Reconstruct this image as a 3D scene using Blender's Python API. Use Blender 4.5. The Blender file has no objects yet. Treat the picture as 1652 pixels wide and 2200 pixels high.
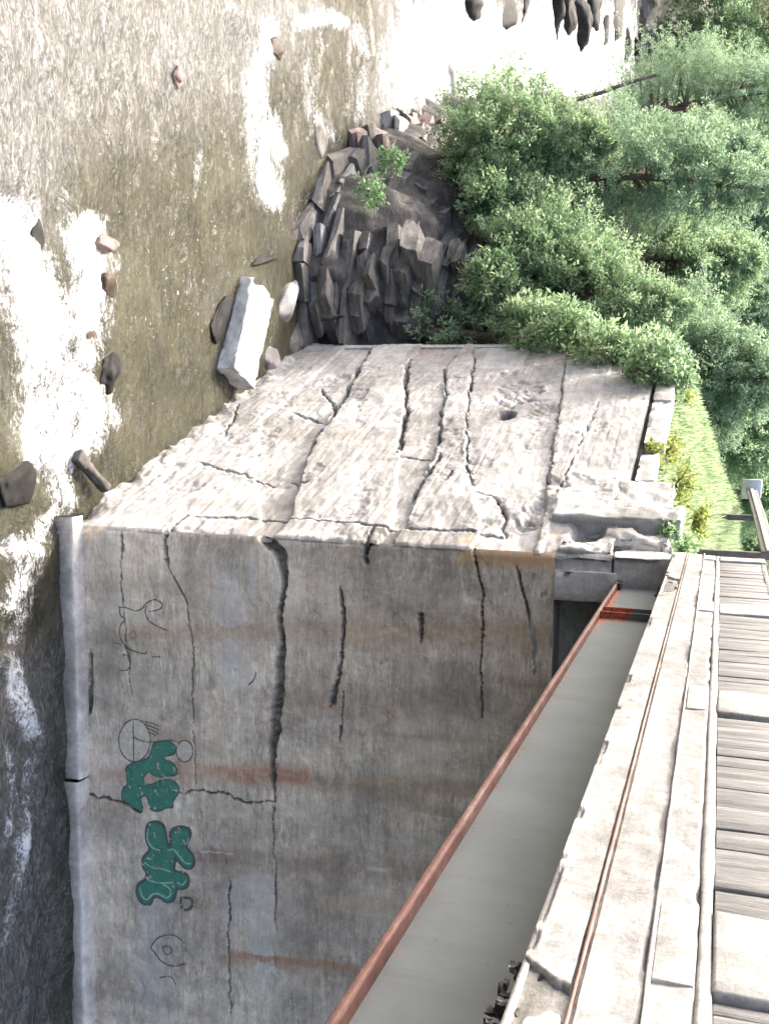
import bpy, bmesh, math, random
import numpy as np
from mathutils import Matrix, Vector

rng = np.random.default_rng(7); random.seed(7)
scene = bpy.context.scene
COL = scene.collection

# ------------------------------------------------------------------ camera
FPX = 2200.0; CAM = np.array([0.0, 0.0, 12.0])
YAW, PITCH, ROLL = map(math.radians, (5.7, 18.0, 2.7))
FW = np.array([math.sin(YAW)*math.cos(PITCH), math.cos(YAW)*math.cos(PITCH), -math.sin(PITCH)])
R0 = np.array([math.cos(YAW), -math.sin(YAW), 0.0]); U0 = np.cross(R0, FW)
RT = math.cos(ROLL)*R0 + math.sin(ROLL)*U0            # to the right with the photo turned upright
UP = math.cos(ROLL)*U0 - math.sin(ROLL)*R0            # upwards with the photo turned upright
cam = bpy.data.cameras.new('camera'); camo = bpy.data.objects.new('camera', cam); COL.objects.link(camo)
X, Y, Z = UP, -RT, -FW                                 # the photograph lies on its side: world up is image right
camo.matrix_world = Matrix(((X[0], Y[0], Z[0], CAM[0]), (X[1], Y[1], Z[1], CAM[1]), (X[2], Y[2], Z[2], CAM[2]), (0, 0, 0, 1)))
cam.sensor_fit = 'VERTICAL'; cam.sensor_height = 36.0; cam.lens = 36.0*FPX/2200.0
cam.clip_start = 0.1; cam.clip_end = 3000
scene.camera = camo

# ------------------------------------------------------------------ light
SUN_AZ, SUN_EL = -38.0, 48.0                            # degrees clockwise from +Y, above the horizon
world = bpy.data.worlds.new('World'); scene.world = world; world.use_nodes = True
wn = world.node_tree; wn.nodes.clear()
sky = wn.nodes.new('ShaderNodeTexSky'); sky.sky_type = 'NISHITA'; sky.sun_disc = False
sky.sun_elevation = math.radians(SUN_EL); sky.sun_rotation = math.radians(SUN_AZ)
sky.air_density = 1.0; sky.dust_density = 9.0; sky.ozone_density = 1.0
bg = wn.nodes.new('ShaderNodeBackground'); bg.inputs['Strength'].default_value = 0.15
wo = wn.nodes.new('ShaderNodeOutputWorld')
wn.links.new(sky.outputs[0], bg.inputs[0]); wn.links.new(bg.outputs[0], wo.inputs[0])
sl = bpy.data.lights.new('sun', 'SUN'); sl.energy = 2.0; sl.angle = math.radians(0.6); sl.color = (1.0, 0.96, 0.9)
so = bpy.data.objects.new('sun', sl); COL.objects.link(so)
a, e = math.radians(SUN_AZ), math.radians(SUN_EL)
SUND = Vector((math.sin(a)*math.cos(e), math.cos(a)*math.cos(e), math.sin(e)))
so.rotation_euler = SUND.to_track_quat('Z', 'Y').to_euler(); so.location = SUND*60
scene.view_settings.view_transform = 'Standard'; scene.view_settings.look = 'None'
scene.view_settings.exposure = 2.28; scene.view_settings.gamma = 1.0
scene.view_settings.use_curve_mapping = False

# ------------------------------------------------------------------ helpers: survey of the place
def ray(x, y):
    d = FW*FPX + RT*(y-1100.0) + UP*(x-826.0); return d/np.linalg.norm(d)
def on_plane(x, y, p0, n):
    d = ray(x, y); n = np.asarray(n, float); return CAM + d*(((np.asarray(p0)-CAM)@n)/(d@n))
def on_water(x, y, z=0.0): return on_plane(x, y, (0, 0, z), (0, 0, 1))
def at_dist(x, y, Yd): return on_plane(x, y, (0, Yd, 0), (0, 1, 0))
def to_px(P):
    d = np.asarray(P, float) - CAM; w = d@FW
    return 826 + FPX*(d@UP)/w, 1100 + FPX*(d@RT)/w
CORNER = on_water(150, 1130)
AF, AW = math.radians(88.3), math.radians(-20)
DF = np.array([math.sin(AF), math.cos(AF), 0]); NF = np.array([math.cos(AF), -math.sin(AF), 0])
DW = np.array([math.sin(AW), math.cos(AW), 0]); NW = np.array([-math.cos(AW), math.sin(AW), 0])
def f_sz(x, y): p = on_plane(x, y, CORNER, NF); return float((p-CORNER)@DF), float(p[2])
def w_sz(x, y): p = on_plane(x, y, CORNER, NW); return float((p-CORNER)@DW), float(p[2])
DX = 2.2                                                # outer face of the bridge deck
def d_yz(x, y, X=DX): p = on_plane(x, y, (X, 0, 0), (1, 0, 0)); return float(p[1]), float(p[2])

# ------------------------------------------------------------------ helpers: noise
def _hash(ix, iy, iz, seed):
    n = (ix.astype(np.int64)*374761393 + iy.astype(np.int64)*668265263 + iz.astype(np.int64)*2147483647 + seed*974711) & 0x7fffffff
    n = ((n ^ (n >> 13))*1274126177) & 0x7fffffff
    return ((n ^ (n >> 16)) & 0xffff)/65535.0
def vnoise(x, y, z=0.0, seed=0):
    x = np.asarray(x, float); y = np.asarray(y, float) + 0*x; z = np.asarray(z, float) + 0*x
    ix, iy, iz = np.floor(x), np.floor(y), np.floor(z)
    fx, fy, fz = x-ix, y-iy, z-iz
    fx, fy, fz = [t*t*(3-2*t) for t in (fx, fy, fz)]
    r = 0
    for a in (0, 1):
        for b in (0, 1):
            for c in (0, 1):
                r = r + _hash(ix+a, iy+b, iz+c, seed)*(fx if a else 1-fx)*(fy if b else 1-fy)*(fz if c else 1-fz)
    return r*2-1
def fbm(x, y, z=0.0, o=4, seed=0, g=0.5):
    r = 0; am = 1; fr = 1
    for i in range(o):
        r = r + am*vnoise(np.asarray(x)*fr, np.asarray(y)*fr, np.asarray(z)*fr, seed+i*17); am *= g; fr *= 2.03
    return r
def sstep(a, b, x): t = np.clip((np.asarray(x, float)-a)/(b-a), 0, 1); return t*t*(3-2*t)
def pl_dist(px, py, pts):
    """distance to a polyline, and the running length (0..1) of the nearest point"""
    best = np.full(np.shape(px), 1e9); tb = np.zeros(np.shape(px))
    n = len(pts)-1
    for i in range(n):
        ax, ay = pts[i]; bx, by = pts[i+1]; dx, dy = bx-ax, by-ay; L = dx*dx+dy*dy+1e-12
        t = np.clip(((px-ax)*dx+(py-ay)*dy)/L, 0, 1)
        d = np.hypot(px-ax-t*dx, py-ay-t*dy); m = d < best
        best = np.where(m, d, best); tb = np.where(m, (i+t)/n, tb)
    return best, tb
def in_poly(px, py, pts):
    r = np.zeros(np.shape(px), bool); n = len(pts); j = n-1
    for i in range(n):
        xi, yi = pts[i]; xj, yj = pts[j]
        c = ((yi > py) != (yj > py)) & (px < (xj-xi)*(py-yi)/(yj-yi+1e-12)+xi); r ^= c; j = i
    return r

# ------------------------------------------------------------------ helpers: objects
def tag(o, label=None, cat=None, group=None, kind=None):
    for k, v in (('label', label), ('category', cat), ('group', group), ('kind', kind)):
        if v: o[k] = v
    return o
def empty(name, loc=(0, 0, 0)):
    o = bpy.data.objects.new(name, None); o.location = loc; COL.objects.link(o); o.empty_display_size = 0.2; return o
def obj(name, V, F, mat, parent=None, smooth=False):
    V = np.asarray(V, float)
    me = bpy.data.meshes.new(name)
    if isinstance(F, np.ndarray):
        me.vertices.add(len(V)); me.vertices.foreach_set('co', V.ravel())
        k = F.shape[1]; me.loops.add(F.size); me.loops.foreach_set('vertex_index', F.ravel().astype(np.int32))
        me.polygons.add(len(F)); me.polygons.foreach_set('loop_start', np.arange(0, F.size, k, dtype=np.int32))
        me.update(calc_edges=True); me.validate()
    else:
        me.from_pydata([tuple(v) for v in V], [], [tuple(f) for f in F]); me.update()
    if smooth: me.polygons.foreach_set('use_smooth', np.ones(len(me.polygons), bool))
    if mat: me.materials.append(mat)
    o = bpy.data.objects.new(name, me); COL.objects.link(o)
    if parent:
        o.parent = parent
        bpy.context.view_layer.update() if False else None
        o.matrix_parent_inverse = Matrix.Translation(-abs_loc(parent))
    return o
def abs_loc(o):
    return Vector(o.location) if o.parent is None else Vector((0, 0, 0)) + (Vector(o.location) if o.type == 'EMPTY' else Vector((0, 0, 0)))
def attr_col(o, name, C):
    at = o.data.color_attributes.new(name, 'FLOAT_COLOR', 'POINT'); at.data.foreach_set('color', np.asarray(C, np.float32).ravel())
def attr_f(o, name, A):
    at = o.data.attributes.new(name, 'FLOAT', 'POINT'); at.data.foreach_set('value', np.asarray(A, np.float32).ravel())
def grid_faces(nu, nv, flip=False):
    i, j = np.meshgrid(np.arange(nu-1), np.arange(nv-1), indexing='ij'); a = (i*nv+j).ravel()
    F = np.stack([a, a+nv, a+nv+1, a+1], 1)
    return F[:, ::-1].copy() if flip else F
BF = [(0, 3, 2, 1), (4, 5, 6, 7), (0, 1, 5, 4), (1, 2, 6, 5), (2, 3, 7, 6), (3, 0, 4, 7)]
def box_vf(x0, x1, y0, y1, z0, z1):
    return [(x0, y0, z0), (x1, y0, z0), (x1, y1, z0), (x0, y1, z0), (x0, y0, z1), (x1, y0, z1), (x1, y1, z1), (x0, y1, z1)], BF
def worn_box(name, O, A, B, C, dims, mat, parent=None, seg=0.12, bev=0.012, rough=0.006, seed=0, chip=0.0):
    """box with origin O and unit axes A, B, C; edges rounded, faces uneven, corners chipped"""
    dims = np.asarray(dims, float); b = min(bev, dims.min()*.35) if bev else 0.0
    lines = []
    for L in dims:
        n = int(min(max(math.ceil((L-2*b)/seg), 1), 260)); t = np.linspace(b, L-b, n+1)
        lines.append(np.concatenate([[0], t, [L]]) if b else t)
    idx = {}; V = []; F = []
    def vid(p):
        k = tuple(np.round(p, 6))
        if k not in idx: idx[k] = len(V); V.append(p)
        return idx[k]
    for ax in range(3):
        u, v = (ax+1) % 3, (ax+2) % 3
        for side in (0, 1):
            for i in range(len(lines[u])-1):
                for j in range(len(lines[v])-1):
                    q = []
                    for a_, b_ in ((i, j), (i+1, j), (i+1, j+1), (i, j+1)):
                        p = [0, 0, 0]; p[u] = lines[u][a_]; p[v] = lines[v][b_]; p[ax] = dims[ax]*side; q.append(vid(tuple(p)))
                    F.append(q if side else q[::-1])
    P = np.array(V)
    if b:
        inner = np.clip(P, b, dims-b); d = P-inner; l = np.linalg.norm(d, axis=1, keepdims=True); N = d/np.maximum(l, 1e-9); P = inner+N*b
    else:
        d = (P-dims/2)/dims; N = np.where(np.abs(d) > .4999, np.sign(d), 0.0); N /= np.maximum(np.linalg.norm(N, axis=1, keepdims=True), 1e-9)
    if rough: P = P + N*(fbm(P[:, 0]*3+seed, P[:, 1]*3, P[:, 2]*3, 4, seed)*rough)[:, None]
    if chip:
        e_ = np.sort(np.abs(P-dims/2)/(dims/2), axis=1)[:, 1]
        c = np.clip(fbm(P[:, 0]*3+seed*3, P[:, 1]*3, P[:, 2]*3, 4, seed+5)-.05, 0, 1)*sstep(.5, 1, e_)
        P = P - N*(c*chip*dims.min())[:, None]
    A, B, C = map(np.asarray, (A, B, C))
    Wd = np.asarray(O)[None] + P[:, :1]*A[None] + P[:, 1:2]*B[None] + P[:, 2:]*C[None]
    F = np.array(F)
    if np.dot(np.cross(A, B), C) < 0: F = F[:, ::-1].copy()
    return obj(name, Wd, F, mat, parent)
EX, EY, EZ = np.eye(3)

# ------------------------------------------------------------------ materials
def new_mat(name):
    m = bpy.data.materials.new(name); m.use_nodes = True; nt = m.node_tree
    return m, nt, nt.nodes['Principled BSDF']
def nd(nt, t, **kw):
    n = nt.nodes.new(t)
    for k, v in kw.items(): setattr(n, k, v)
    return n
def noise(nt, vec, scale, detail=6, rough=.6, sc=None, dist=0.0):
    if sc is not None:
        mp = nd(nt, 'ShaderNodeMapping'); mp.inputs['Scale'].default_value = sc; nt.links.new(vec, mp.inputs[0]); vec = mp.outputs[0]
    n = nd(nt, 'ShaderNodeTexNoise'); n.inputs['Scale'].default_value = scale; n.inputs['Detail'].default_value = detail
    n.inputs['Roughness'].default_value = rough; n.inputs['Distortion'].default_value = dist
    nt.links.new(vec, n.inputs['Vector']); return n.outputs[0]
def ramp(nt, fac, stops, interp='LINEAR'):
    r = nd(nt, 'ShaderNodeValToRGB'); r.color_ramp.interpolation = interp
    while len(r.color_ramp.elements) < len(stops): r.color_ramp.elements.new(0.5)
    for el, (p, c) in zip(r.color_ramp.elements, stops):
        el.position = p; el.color = (*c, 1) if len(c) == 3 else c
    nt.links.new(fac, r.inputs[0]); return r.outputs[0]
def mix(nt, fac, a, b, mode='MIX'):
    n = nd(nt, 'ShaderNodeMix', data_type='RGBA', blend_type=mode)
    for s, v in ((n.inputs[0], fac), (n.inputs[6], a), (n.inputs[7], b)):
        if isinstance(v, (int, float)): s.default_value = v
        elif isinstance(v, tuple): s.default_value = (*v, 1)
        else: nt.links.new(v, s)
    return n.outputs[2]
def math_(nt, op, a, b=None):
    n = nd(nt, 'ShaderNodeMath', operation=op)
    for s, v in zip(n.inputs, (a, b)):
        if v is None: continue
        if isinstance(v, (int, float)): s.default_value = v
        else: nt.links.new(v, s)
    return n.outputs[0]
def bump(nt, bs, h, strength=.3, dist=.02, prev=None):
    b = nd(nt, 'ShaderNodeBump'); b.inputs['Strength'].default_value = strength; b.inputs['Distance'].default_value = dist
    nt.links.new(h, b.inputs['Height'])
    if prev: nt.links.new(prev, b.inputs['Normal'])
    nt.links.new(b.outputs[0], bs.inputs['Normal']); return b.outputs[0]
def objco(nt): return nd(nt, 'ShaderNodeTexCoord').outputs['Object']
def geopos(nt): return nd(nt, 'ShaderNodeNewGeometry').outputs['Position']

def concrete(name, base=(.36, .345, .33), dark=.62, grain=None, stain_shade=False, rgh=.9, bumpS=.35):
    m, nt, bs = new_mat(name); P = geopos(nt); b = np.array(base)
    big = noise(nt, P, .6, 8, .7, None, .6); mid = noise(nt, P, 4.5, 8, .75, None, .4); fine = noise(nt, P, 45, 4, .7)
    c = ramp(nt, big, [(.33, tuple(b*.62)), (.5, tuple(b)), (.66, tuple(np.minimum(b*1.32+[.01, .005, 0], .85)))])
    c = mix(nt, .55, c, ramp(nt, mid, [(.3, (.25,)*3), (.5, (.5,)*3), (.72, (.78, .77, .75))]), 'OVERLAY')
    run = noise(nt, P, 1.0, 4, .6, (1.1, 1.1, .2), .9)           # streaks run down the face
    c = mix(nt, ramp(nt, run, [(.52, (0, 0, 0)), (.74, (.6,)*3)]), c, tuple(b*np.array([.52, .46, .38])))
    if grain:                                                # marks of the form boards
        g1 = noise(nt, P, 1.0, 8, .78, (2.2, 2.2, 13), 1.6); g2 = noise(nt, P, 1.0, 5, .7, (.5, .5, 6), .4)
        gmask = math_(nt, 'MULTIPLY', ramp(nt, noise(nt, P, 1.1, 6, .7, (1, 1, .7), .8), [(.38, (.1,)*3), (.62, (1,)*3)]), grain*1.5)
        c = mix(nt, gmask, c, ramp(nt, g1, [(.28, (.15,)*3), (.47, (.48,)*3), (.62, (.80,)*3), (.72, (.95,)*3)]), 'OVERLAY')
        c = mix(nt, grain*.6, c, ramp(nt, g2, [(.35, (.3, .29, .28)), (.5, (.5,)*3), (.65, (.68, .67, .66))]), 'OVERLAY')
    c = mix(nt, .35, c, ramp(nt, fine, [(.3, (.2,)*3), (.5, (.5,)*3), (.7, (.8,)*3)]), 'OVERLAY')
    if stain_shade:
        at = nd(nt, 'ShaderNodeAttribute', attribute_name='stain_shade')
        brk = ramp(nt, noise(nt, P, 6, 6, .75, (1.6, 1.6, .8)), [(.3, (.55,)*3), (.6, (1.0,)*3)])
        f = math_(nt, 'MINIMUM', math_(nt, 'MULTIPLY', math_(nt, 'MULTIPLY', at.outputs['Alpha'], 1.25), brk), 1.0)
        c = mix(nt, f, c, at.outputs['Color'])
    nt.links.new(c, bs.inputs['Base Color']); bs.inputs['Roughness'].default_value = rgh
    bs.inputs['Specular IOR Level'].default_value = .25
    h = mix(nt, .5, mid, fine)
    if grain: h = mix(nt, .5, h, g1)
    bump(nt, bs, h, bumpS, .03)
    return m
M = {}
M['front'] = concrete('weathered_concrete', (.51, .43, .345), grain=.55, stain_shade=True)
M['wing'] = concrete('bleached_concrete', (.285, .278, .268), grain=.34, stain_shade=True, bumpS=.4)
M['conc'] = concrete('plain_concrete', (.34, .33, .315), grain=.25)
M['deck'] = concrete('deck_concrete', (.235, .231, .226), grain=.15, stain_shade=True)
M['pale'] = concrete('pale_concrete', (.26, .256, .25), grain=.1, bumpS=.25)

def simple(name, cols, scale=6, rgh=.8, bs_=.3, sc=None, metal=0, spec=.3, detail=6):
    m, nt, bs = new_mat(name); P = geopos(nt)
    n = noise(nt, P, scale, detail, .65, sc); f = noise(nt, P, scale*8, 4, .7, sc)
    k = len(cols); c = ramp(nt, n, [(.28+.44*i/(k-1), cols[i]) for i in range(k)])
    c = mix(nt, .35, c, ramp(nt, f, [(.3, (.2,)*3), (.5, (.5,)*3), (.7, (.8,)*3)]), 'OVERLAY')
    nt.links.new(c, bs.inputs['Base Color']); bs.inputs['Roughness'].default_value = rgh
    bs.inputs['Metallic'].default_value = metal; bs.inputs['Specular IOR Level'].default_value = spec
    bump(nt, bs, mix(nt, .5, n, f), bs_, .02); return m
M['rock'] = simple('dark_ledge_rock', [(.045, .042, .039), (.10, .093, .086), (.18, .168, .156)], 2.2, .85, .9, (1, 1, 3), detail=9)
M['rockred'] = simple('reddish_rock', [(.07, .045, .04), (.14, .098, .09), (.21, .165, .155)], 2.5, .8, .5)
M['rockpale'] = simple('pale_rock', [(.13, .125, .12), (.21, .20, .195), (.31, .30, .29)], 2.5, .85, .5)
M['wet'] = simple('wet_brown_rock', [(.016, .012, .009), (.04, .028, .02), (.08, .058, .043)], 3, .6, .5, spec=.15)
M['wetdark'] = simple('wet_dark_rock', [(.006, .006, .006), (.013, .0125, .012), (.03, .028, .026)], 3, .7, .6, spec=.1)
M['slab'] = simple('white_slab_concrete', [(.22, .212, .20), (.40, .395, .385), (.50, .495, .485)], 3, .9, .5, detail=9)
M['agg'] = simple('broken_aggregate', [(.03, .03, .03), (.07, .066, .062), (.16, .155, .148)], 14, .95, .9)
M['soil'] = simple('brown_soil', [(.05, .035, .025), (.10, .075, .05), (.16, .12, .085)], 3, .95, .7)
M['bark'] = simple('cedar_bark', [(.06, .045, .035), (.13, .10, .08), (.22, .18, .15)], 6, .9, .7, (1, 1, .12))
M['deadwood'] = simple('dark_wet_timber', [(.02, .018, .016), (.05, .045, .04), (.1, .09, .08)], 5, .7, .4, (1, 1, 1))
M['galv'] = simple('galvanised_steel', [(.34, .35, .36), (.46, .47, .49), (.58, .59, .61)], 5, .45, .1, metal=.6)
M['darkrail'] = simple('dark_rail', [(.05, .045, .045), (.10, .09, .085), (.17, .15, .14)], 5, .6, .2)
M['slat'] = simple('weathered_slat', [(.085, .084, .083), (.145, .143, .141), (.25, .247, .243)], 2.4, .85, .8, (5, 5, .35))
M['rust'] = simple('rust', [(.10, .035, .022), (.25, .085, .05), (.36, .16, .11)], 7, .85, .5)
M['rustpale'] = simple('rust_flange', [(.035, .016, .013), (.075, .034, .028), (.115, .085, .076)], 3, .75, .4, (1, .5, 1))
M['strip'] = simple('brown_steel_strip', [(.07, .036, .028), (.13, .075, .063), (.24, .19, .18)], 4, .6, .2, (1, .3, 1))
M['black'] = simple('dark_gap', [(.02, .02, .02), (.03, .03, .03), (.05, .05, .05)], 4, .9, .2)

def girder_mat():
    m, nt, bs = new_mat('grey_green_girder_paint'); P = geopos(nt)
    c = ramp(nt, noise(nt, P, 1.5, 5, .6), [(.35, (.092, .108, .115)), (.65, (.118, .137, .144))])
    sp = noise(nt, P, 9, 6, .75)
    at = nd(nt, 'ShaderNodeAttribute', attribute_name='rust')
    f = math_(nt, 'ADD', sp, math_(nt, 'MULTIPLY', at.outputs['Fac'], .42))
    fr = ramp(nt, f, [(.70, (0, 0, 0)), (.76, (1, 1, 1))])
    rc = ramp(nt, noise(nt, P, 22, 5, .7), [(.35, (.12, .035, .022)), (.55, (.36, .10, .05)), (.72, (.55, .2, .12))])
    c = mix(nt, fr, c, rc)
    c = mix(nt, ramp(nt, noise(nt, P, 14, 3, .6), [(.70, (0, 0, 0)), (.74, (.8,)*3)]), c, (.03, .03, .03))
    c = mix(nt, ramp(nt, noise(nt, P, 1.0, 6, .7, (1, 3.5, .25)), [(.52, (0, 0, 0)), (.75, (.45,)*3)]), c, (.075, .065, .055))
    nt.links.new(c, bs.inputs['Base Color'])
    r = nd(nt, 'ShaderNodeMapRange'); nt.links.new(fr, r.inputs[0]); r.inputs[3].default_value = .5; r.inputs[4].default_value = .9
    nt.links.new(r.outputs[0], bs.inputs['Roughness'])
    bump(nt, bs, f, .25, .01); return m
M['girder'] = girder_mat()

def leaf_mat(name, dark, mid, lite, scale=1.6):
    m, nt, bs = new_mat(name); P = geopos(nt)
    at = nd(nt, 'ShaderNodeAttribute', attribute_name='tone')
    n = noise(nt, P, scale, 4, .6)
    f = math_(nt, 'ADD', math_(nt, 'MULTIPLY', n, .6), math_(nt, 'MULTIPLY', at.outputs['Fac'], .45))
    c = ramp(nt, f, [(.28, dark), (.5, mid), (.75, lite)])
    nt.links.new(c, bs.inputs['Base Color']); bs.inputs['Roughness'].default_value = .55
    bs.inputs['Specular IOR Level'].default_value = .3
    tr = nd(nt, 'ShaderNodeBsdfTranslucent'); nt.links.new(c, tr.inputs[0])
    mx = nd(nt, 'ShaderNodeMixShader'); mx.inputs[0].default_value = .5
    nt.links.new(bs.outputs[0], mx.inputs[1]); nt.links.new(tr.outputs[0], mx.inputs[2])
    nt.links.new(mx.outputs[0], nt.nodes['Material Output'].inputs['Surface']); return m
M['cedar'] = leaf_mat('cedar_foliage', (.09, .15, .08), (.20, .31, .16), (.36, .45, .26))
M['cedar2'] = leaf_mat('bluish_cedar_foliage', (.08, .14, .085), (.18, .285, .17), (.32, .41, .26))
M['yellow'] = leaf_mat('yellow_green_leaves', (.11, .16, .04), (.24, .29, .07), (.38, .40, .13), 5)
M['weed'] = leaf_mat('pale_green_leaves', (.06, .13, .05), (.13, .24, .10), (.26, .36, .20), 5)
M['grass'] = leaf_mat('grass_blades', (.17, .25, .12), (.30, .40, .22), (.48, .51, .34), 2.5)
M['far'] = leaf_mat('far_foliage', (.03, .065, .035), (.075, .13, .065), (.14, .21, .10), .5)

def terrain_mat():
    m, nt, bs = new_mat('bank_ground'); P = geopos(nt)
    soil = ramp(nt, noise(nt, P, 1.3, 9, .75, (1, 1, 2.5), .8), [(.3, (.028, .026, .024)), (.5, (.065, .06, .055)), (.7, (.13, .12, .11))])
    gr = ramp(nt, noise(nt, P, 3.5, 7, .7), [(.3, (.06, .13, .035)), (.55, (.11, .20, .06)), (.75, (.19, .25, .10))])
    sx = nd(nt, 'ShaderNodeSeparateXYZ'); nt.links.new(P, sx.inputs[0])
    h = math_(nt, 'ADD', sx.outputs[2], math_(nt, 'MULTIPLY', noise(nt, P, 1.2, 5, .6), 1.6))
    f = nd(nt, 'ShaderNodeMapRange'); nt.links.new(h, f.inputs[0]); f.inputs[1].default_value = 11.3; f.inputs[2].default_value = 12.2
    c = mix(nt, f.outputs[0], soil, gr); nt.links.new(c, bs.inputs['Base Color']); bs.inputs['Roughness'].default_value = .95
    bump(nt, bs, noise(nt, P, 6, 7, .75), .8, .08); return m
M['ground'] = terrain_mat()

def water_mat():
    m, nt, bs = new_mat('rapid_river_water'); P = geopos(nt); nt.nodes.remove(bs)
    at = nd(nt, 'ShaderNodeAttribute', attribute_name='foam'); ag = nd(nt, 'ShaderNodeAttribute', attribute_name='sky_grey')
    f0 = noise(nt, P, .16, 6, .7, (.6, 1.5, 1), 1.0)
    f1 = noise(nt, P, .9, 10, .78, (.8, 1.1, 1), 1.5); f2 = noise(nt, P, 4.5, 9, .82, (.7, 1.2, 1), 2.0); f3 = noise(nt, P, 17.0, 5, .8, (.8, 1.2, 1), .8)
    f = math_(nt, 'ADD', math_(nt, 'MULTIPLY', f1, .40), math_(nt, 'ADD', math_(nt, 'MULTIPLY', f2, .44), math_(nt, 'MULTIPLY', f3, .28)))
    f = math_(nt, 'ADD', math_(nt, 'ADD', math_(nt, 'MULTIPLY', math_(nt, 'SUBTRACT', f0, .5), .55), math_(nt, 'MULTIPLY', math_(nt, 'SUBTRACT', f, .56), 1.8)), math_(nt, 'ADD', math_(nt, 'MULTIPLY', at.outputs['Fac'], .44), .55))
    fm = ramp(nt, f, [(.74, (0, 0, 0)), (.82, (.30,)*3), (.96, (1, 1, 1))])
    ol = ramp(nt, noise(nt, P, .5, 6, .65, None, .8), [(.3, (.014, .0135, .007)), (.5, (.027, .0258, .0135)), (.7, (.046, .044, .026))])
    # grey sky reflection painted into the body colour, streaked along the wavelets
    rp = noise(nt, P, 2.6, 8, .70, (.75, 1.6, 1), 2.2)
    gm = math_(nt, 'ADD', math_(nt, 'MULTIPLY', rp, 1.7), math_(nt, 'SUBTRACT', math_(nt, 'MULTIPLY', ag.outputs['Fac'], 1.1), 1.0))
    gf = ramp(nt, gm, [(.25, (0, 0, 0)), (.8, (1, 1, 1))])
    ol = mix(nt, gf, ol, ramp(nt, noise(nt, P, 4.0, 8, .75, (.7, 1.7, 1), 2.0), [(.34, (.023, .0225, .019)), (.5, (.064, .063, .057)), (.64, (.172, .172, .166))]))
    ak = nd(nt, 'ShaderNodeAttribute', attribute_name='glint')
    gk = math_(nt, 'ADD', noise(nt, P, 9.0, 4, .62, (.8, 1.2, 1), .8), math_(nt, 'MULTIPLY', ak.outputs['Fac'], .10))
    fm = math_(nt, 'MAXIMUM', fm, ramp(nt, gk, [(.725, (0, 0, 0)), (.78, (.7,)*3)]))  # sun glints painted on as small white dots
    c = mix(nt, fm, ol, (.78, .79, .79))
    h1 = noise(nt, P, 2.2, 5, .6, (.75, 1.5, 1), 1.8); h2 = noise(nt, P, 9, 5, .6, (.75, 1.4, 1), 1.2)
    def bmp(h, st, ds, prev=None):
        b = nd(nt, 'ShaderNodeBump'); b.inputs['Strength'].default_value = st; b.inputs['Distance'].default_value = ds
        nt.links.new(h, b.inputs['Height']); 
        if prev: nt.links.new(prev, b.inputs['Normal'])
        return b.outputs[0]
    n1 = bmp(h2, .8, .06, bmp(h1, 1.0, .30)); nfoam = bmp(mix(nt, .4, f2, f3), .9, .10)
    body = nd(nt, 'ShaderNodeBsdfDiffuse'); nt.links.new(ol, body.inputs[0])
    gl = nd(nt, 'ShaderNodeBsdfGlossy'); gl.inputs['Roughness'].default_value = .07; nt.links.new(n1, gl.inputs['Normal'])
    fr = nd(nt, 'ShaderNodeFresnel'); fr.inputs[0].default_value = 1.5; nt.links.new(n1, fr.inputs['Normal'])
    wat = nd(nt, 'ShaderNodeMixShader'); nt.links.new(fr.outputs[0], wat.inputs[0]); nt.links.new(body.outputs[0], wat.inputs[1]); nt.links.new(gl.outputs[0], wat.inputs[2])
    fo = nd(nt, 'ShaderNodeBsdfDiffuse'); nt.links.new(c, fo.inputs[0]); nt.links.new(nfoam, fo.inputs['Normal'])
    mx = nd(nt, 'ShaderNodeMixShader'); nt.links.new(fm, mx.inputs[0]); nt.links.new(wat.outputs[0], mx.inputs[1]); nt.links.new(fo.outputs[0], mx.inputs[2])
    nt.links.new(mx.outputs[0], nt.nodes['Material Output'].inputs['Surface']); return m
M['water'] = water_mat()
def paint(name, col, rgh=.6):
    m, nt, bs = new_mat(name); P = geopos(nt); b = np.array(col)
    c = ramp(nt, noise(nt, P, 9, 6, .7), [(.3, tuple(b*.72)), (.55, tuple(b)), (.75, tuple(np.minimum(b*1.35, .9)))])
    nt.links.new(c, bs.inputs['Base Color']); bs.inputs['Roughness'].default_value = rgh
    bump(nt, bs, noise(nt, P, 40, 3, .6), .2, .01); return m
M['pgreen'] = paint('green_spray_paint', (.055, .205, .14)); M['pdark'] = paint('dark_spray_paint', (.085, .10, .095))
M['pwhite'] = paint('pale_spray_paint', (.55, .49, .40)); M['phigh'] = paint('mint_spray_paint', (.34, .5, .42)); M['pyel'] = paint('faded_yellow_spray_paint', (.33, .30, .18))

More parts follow.
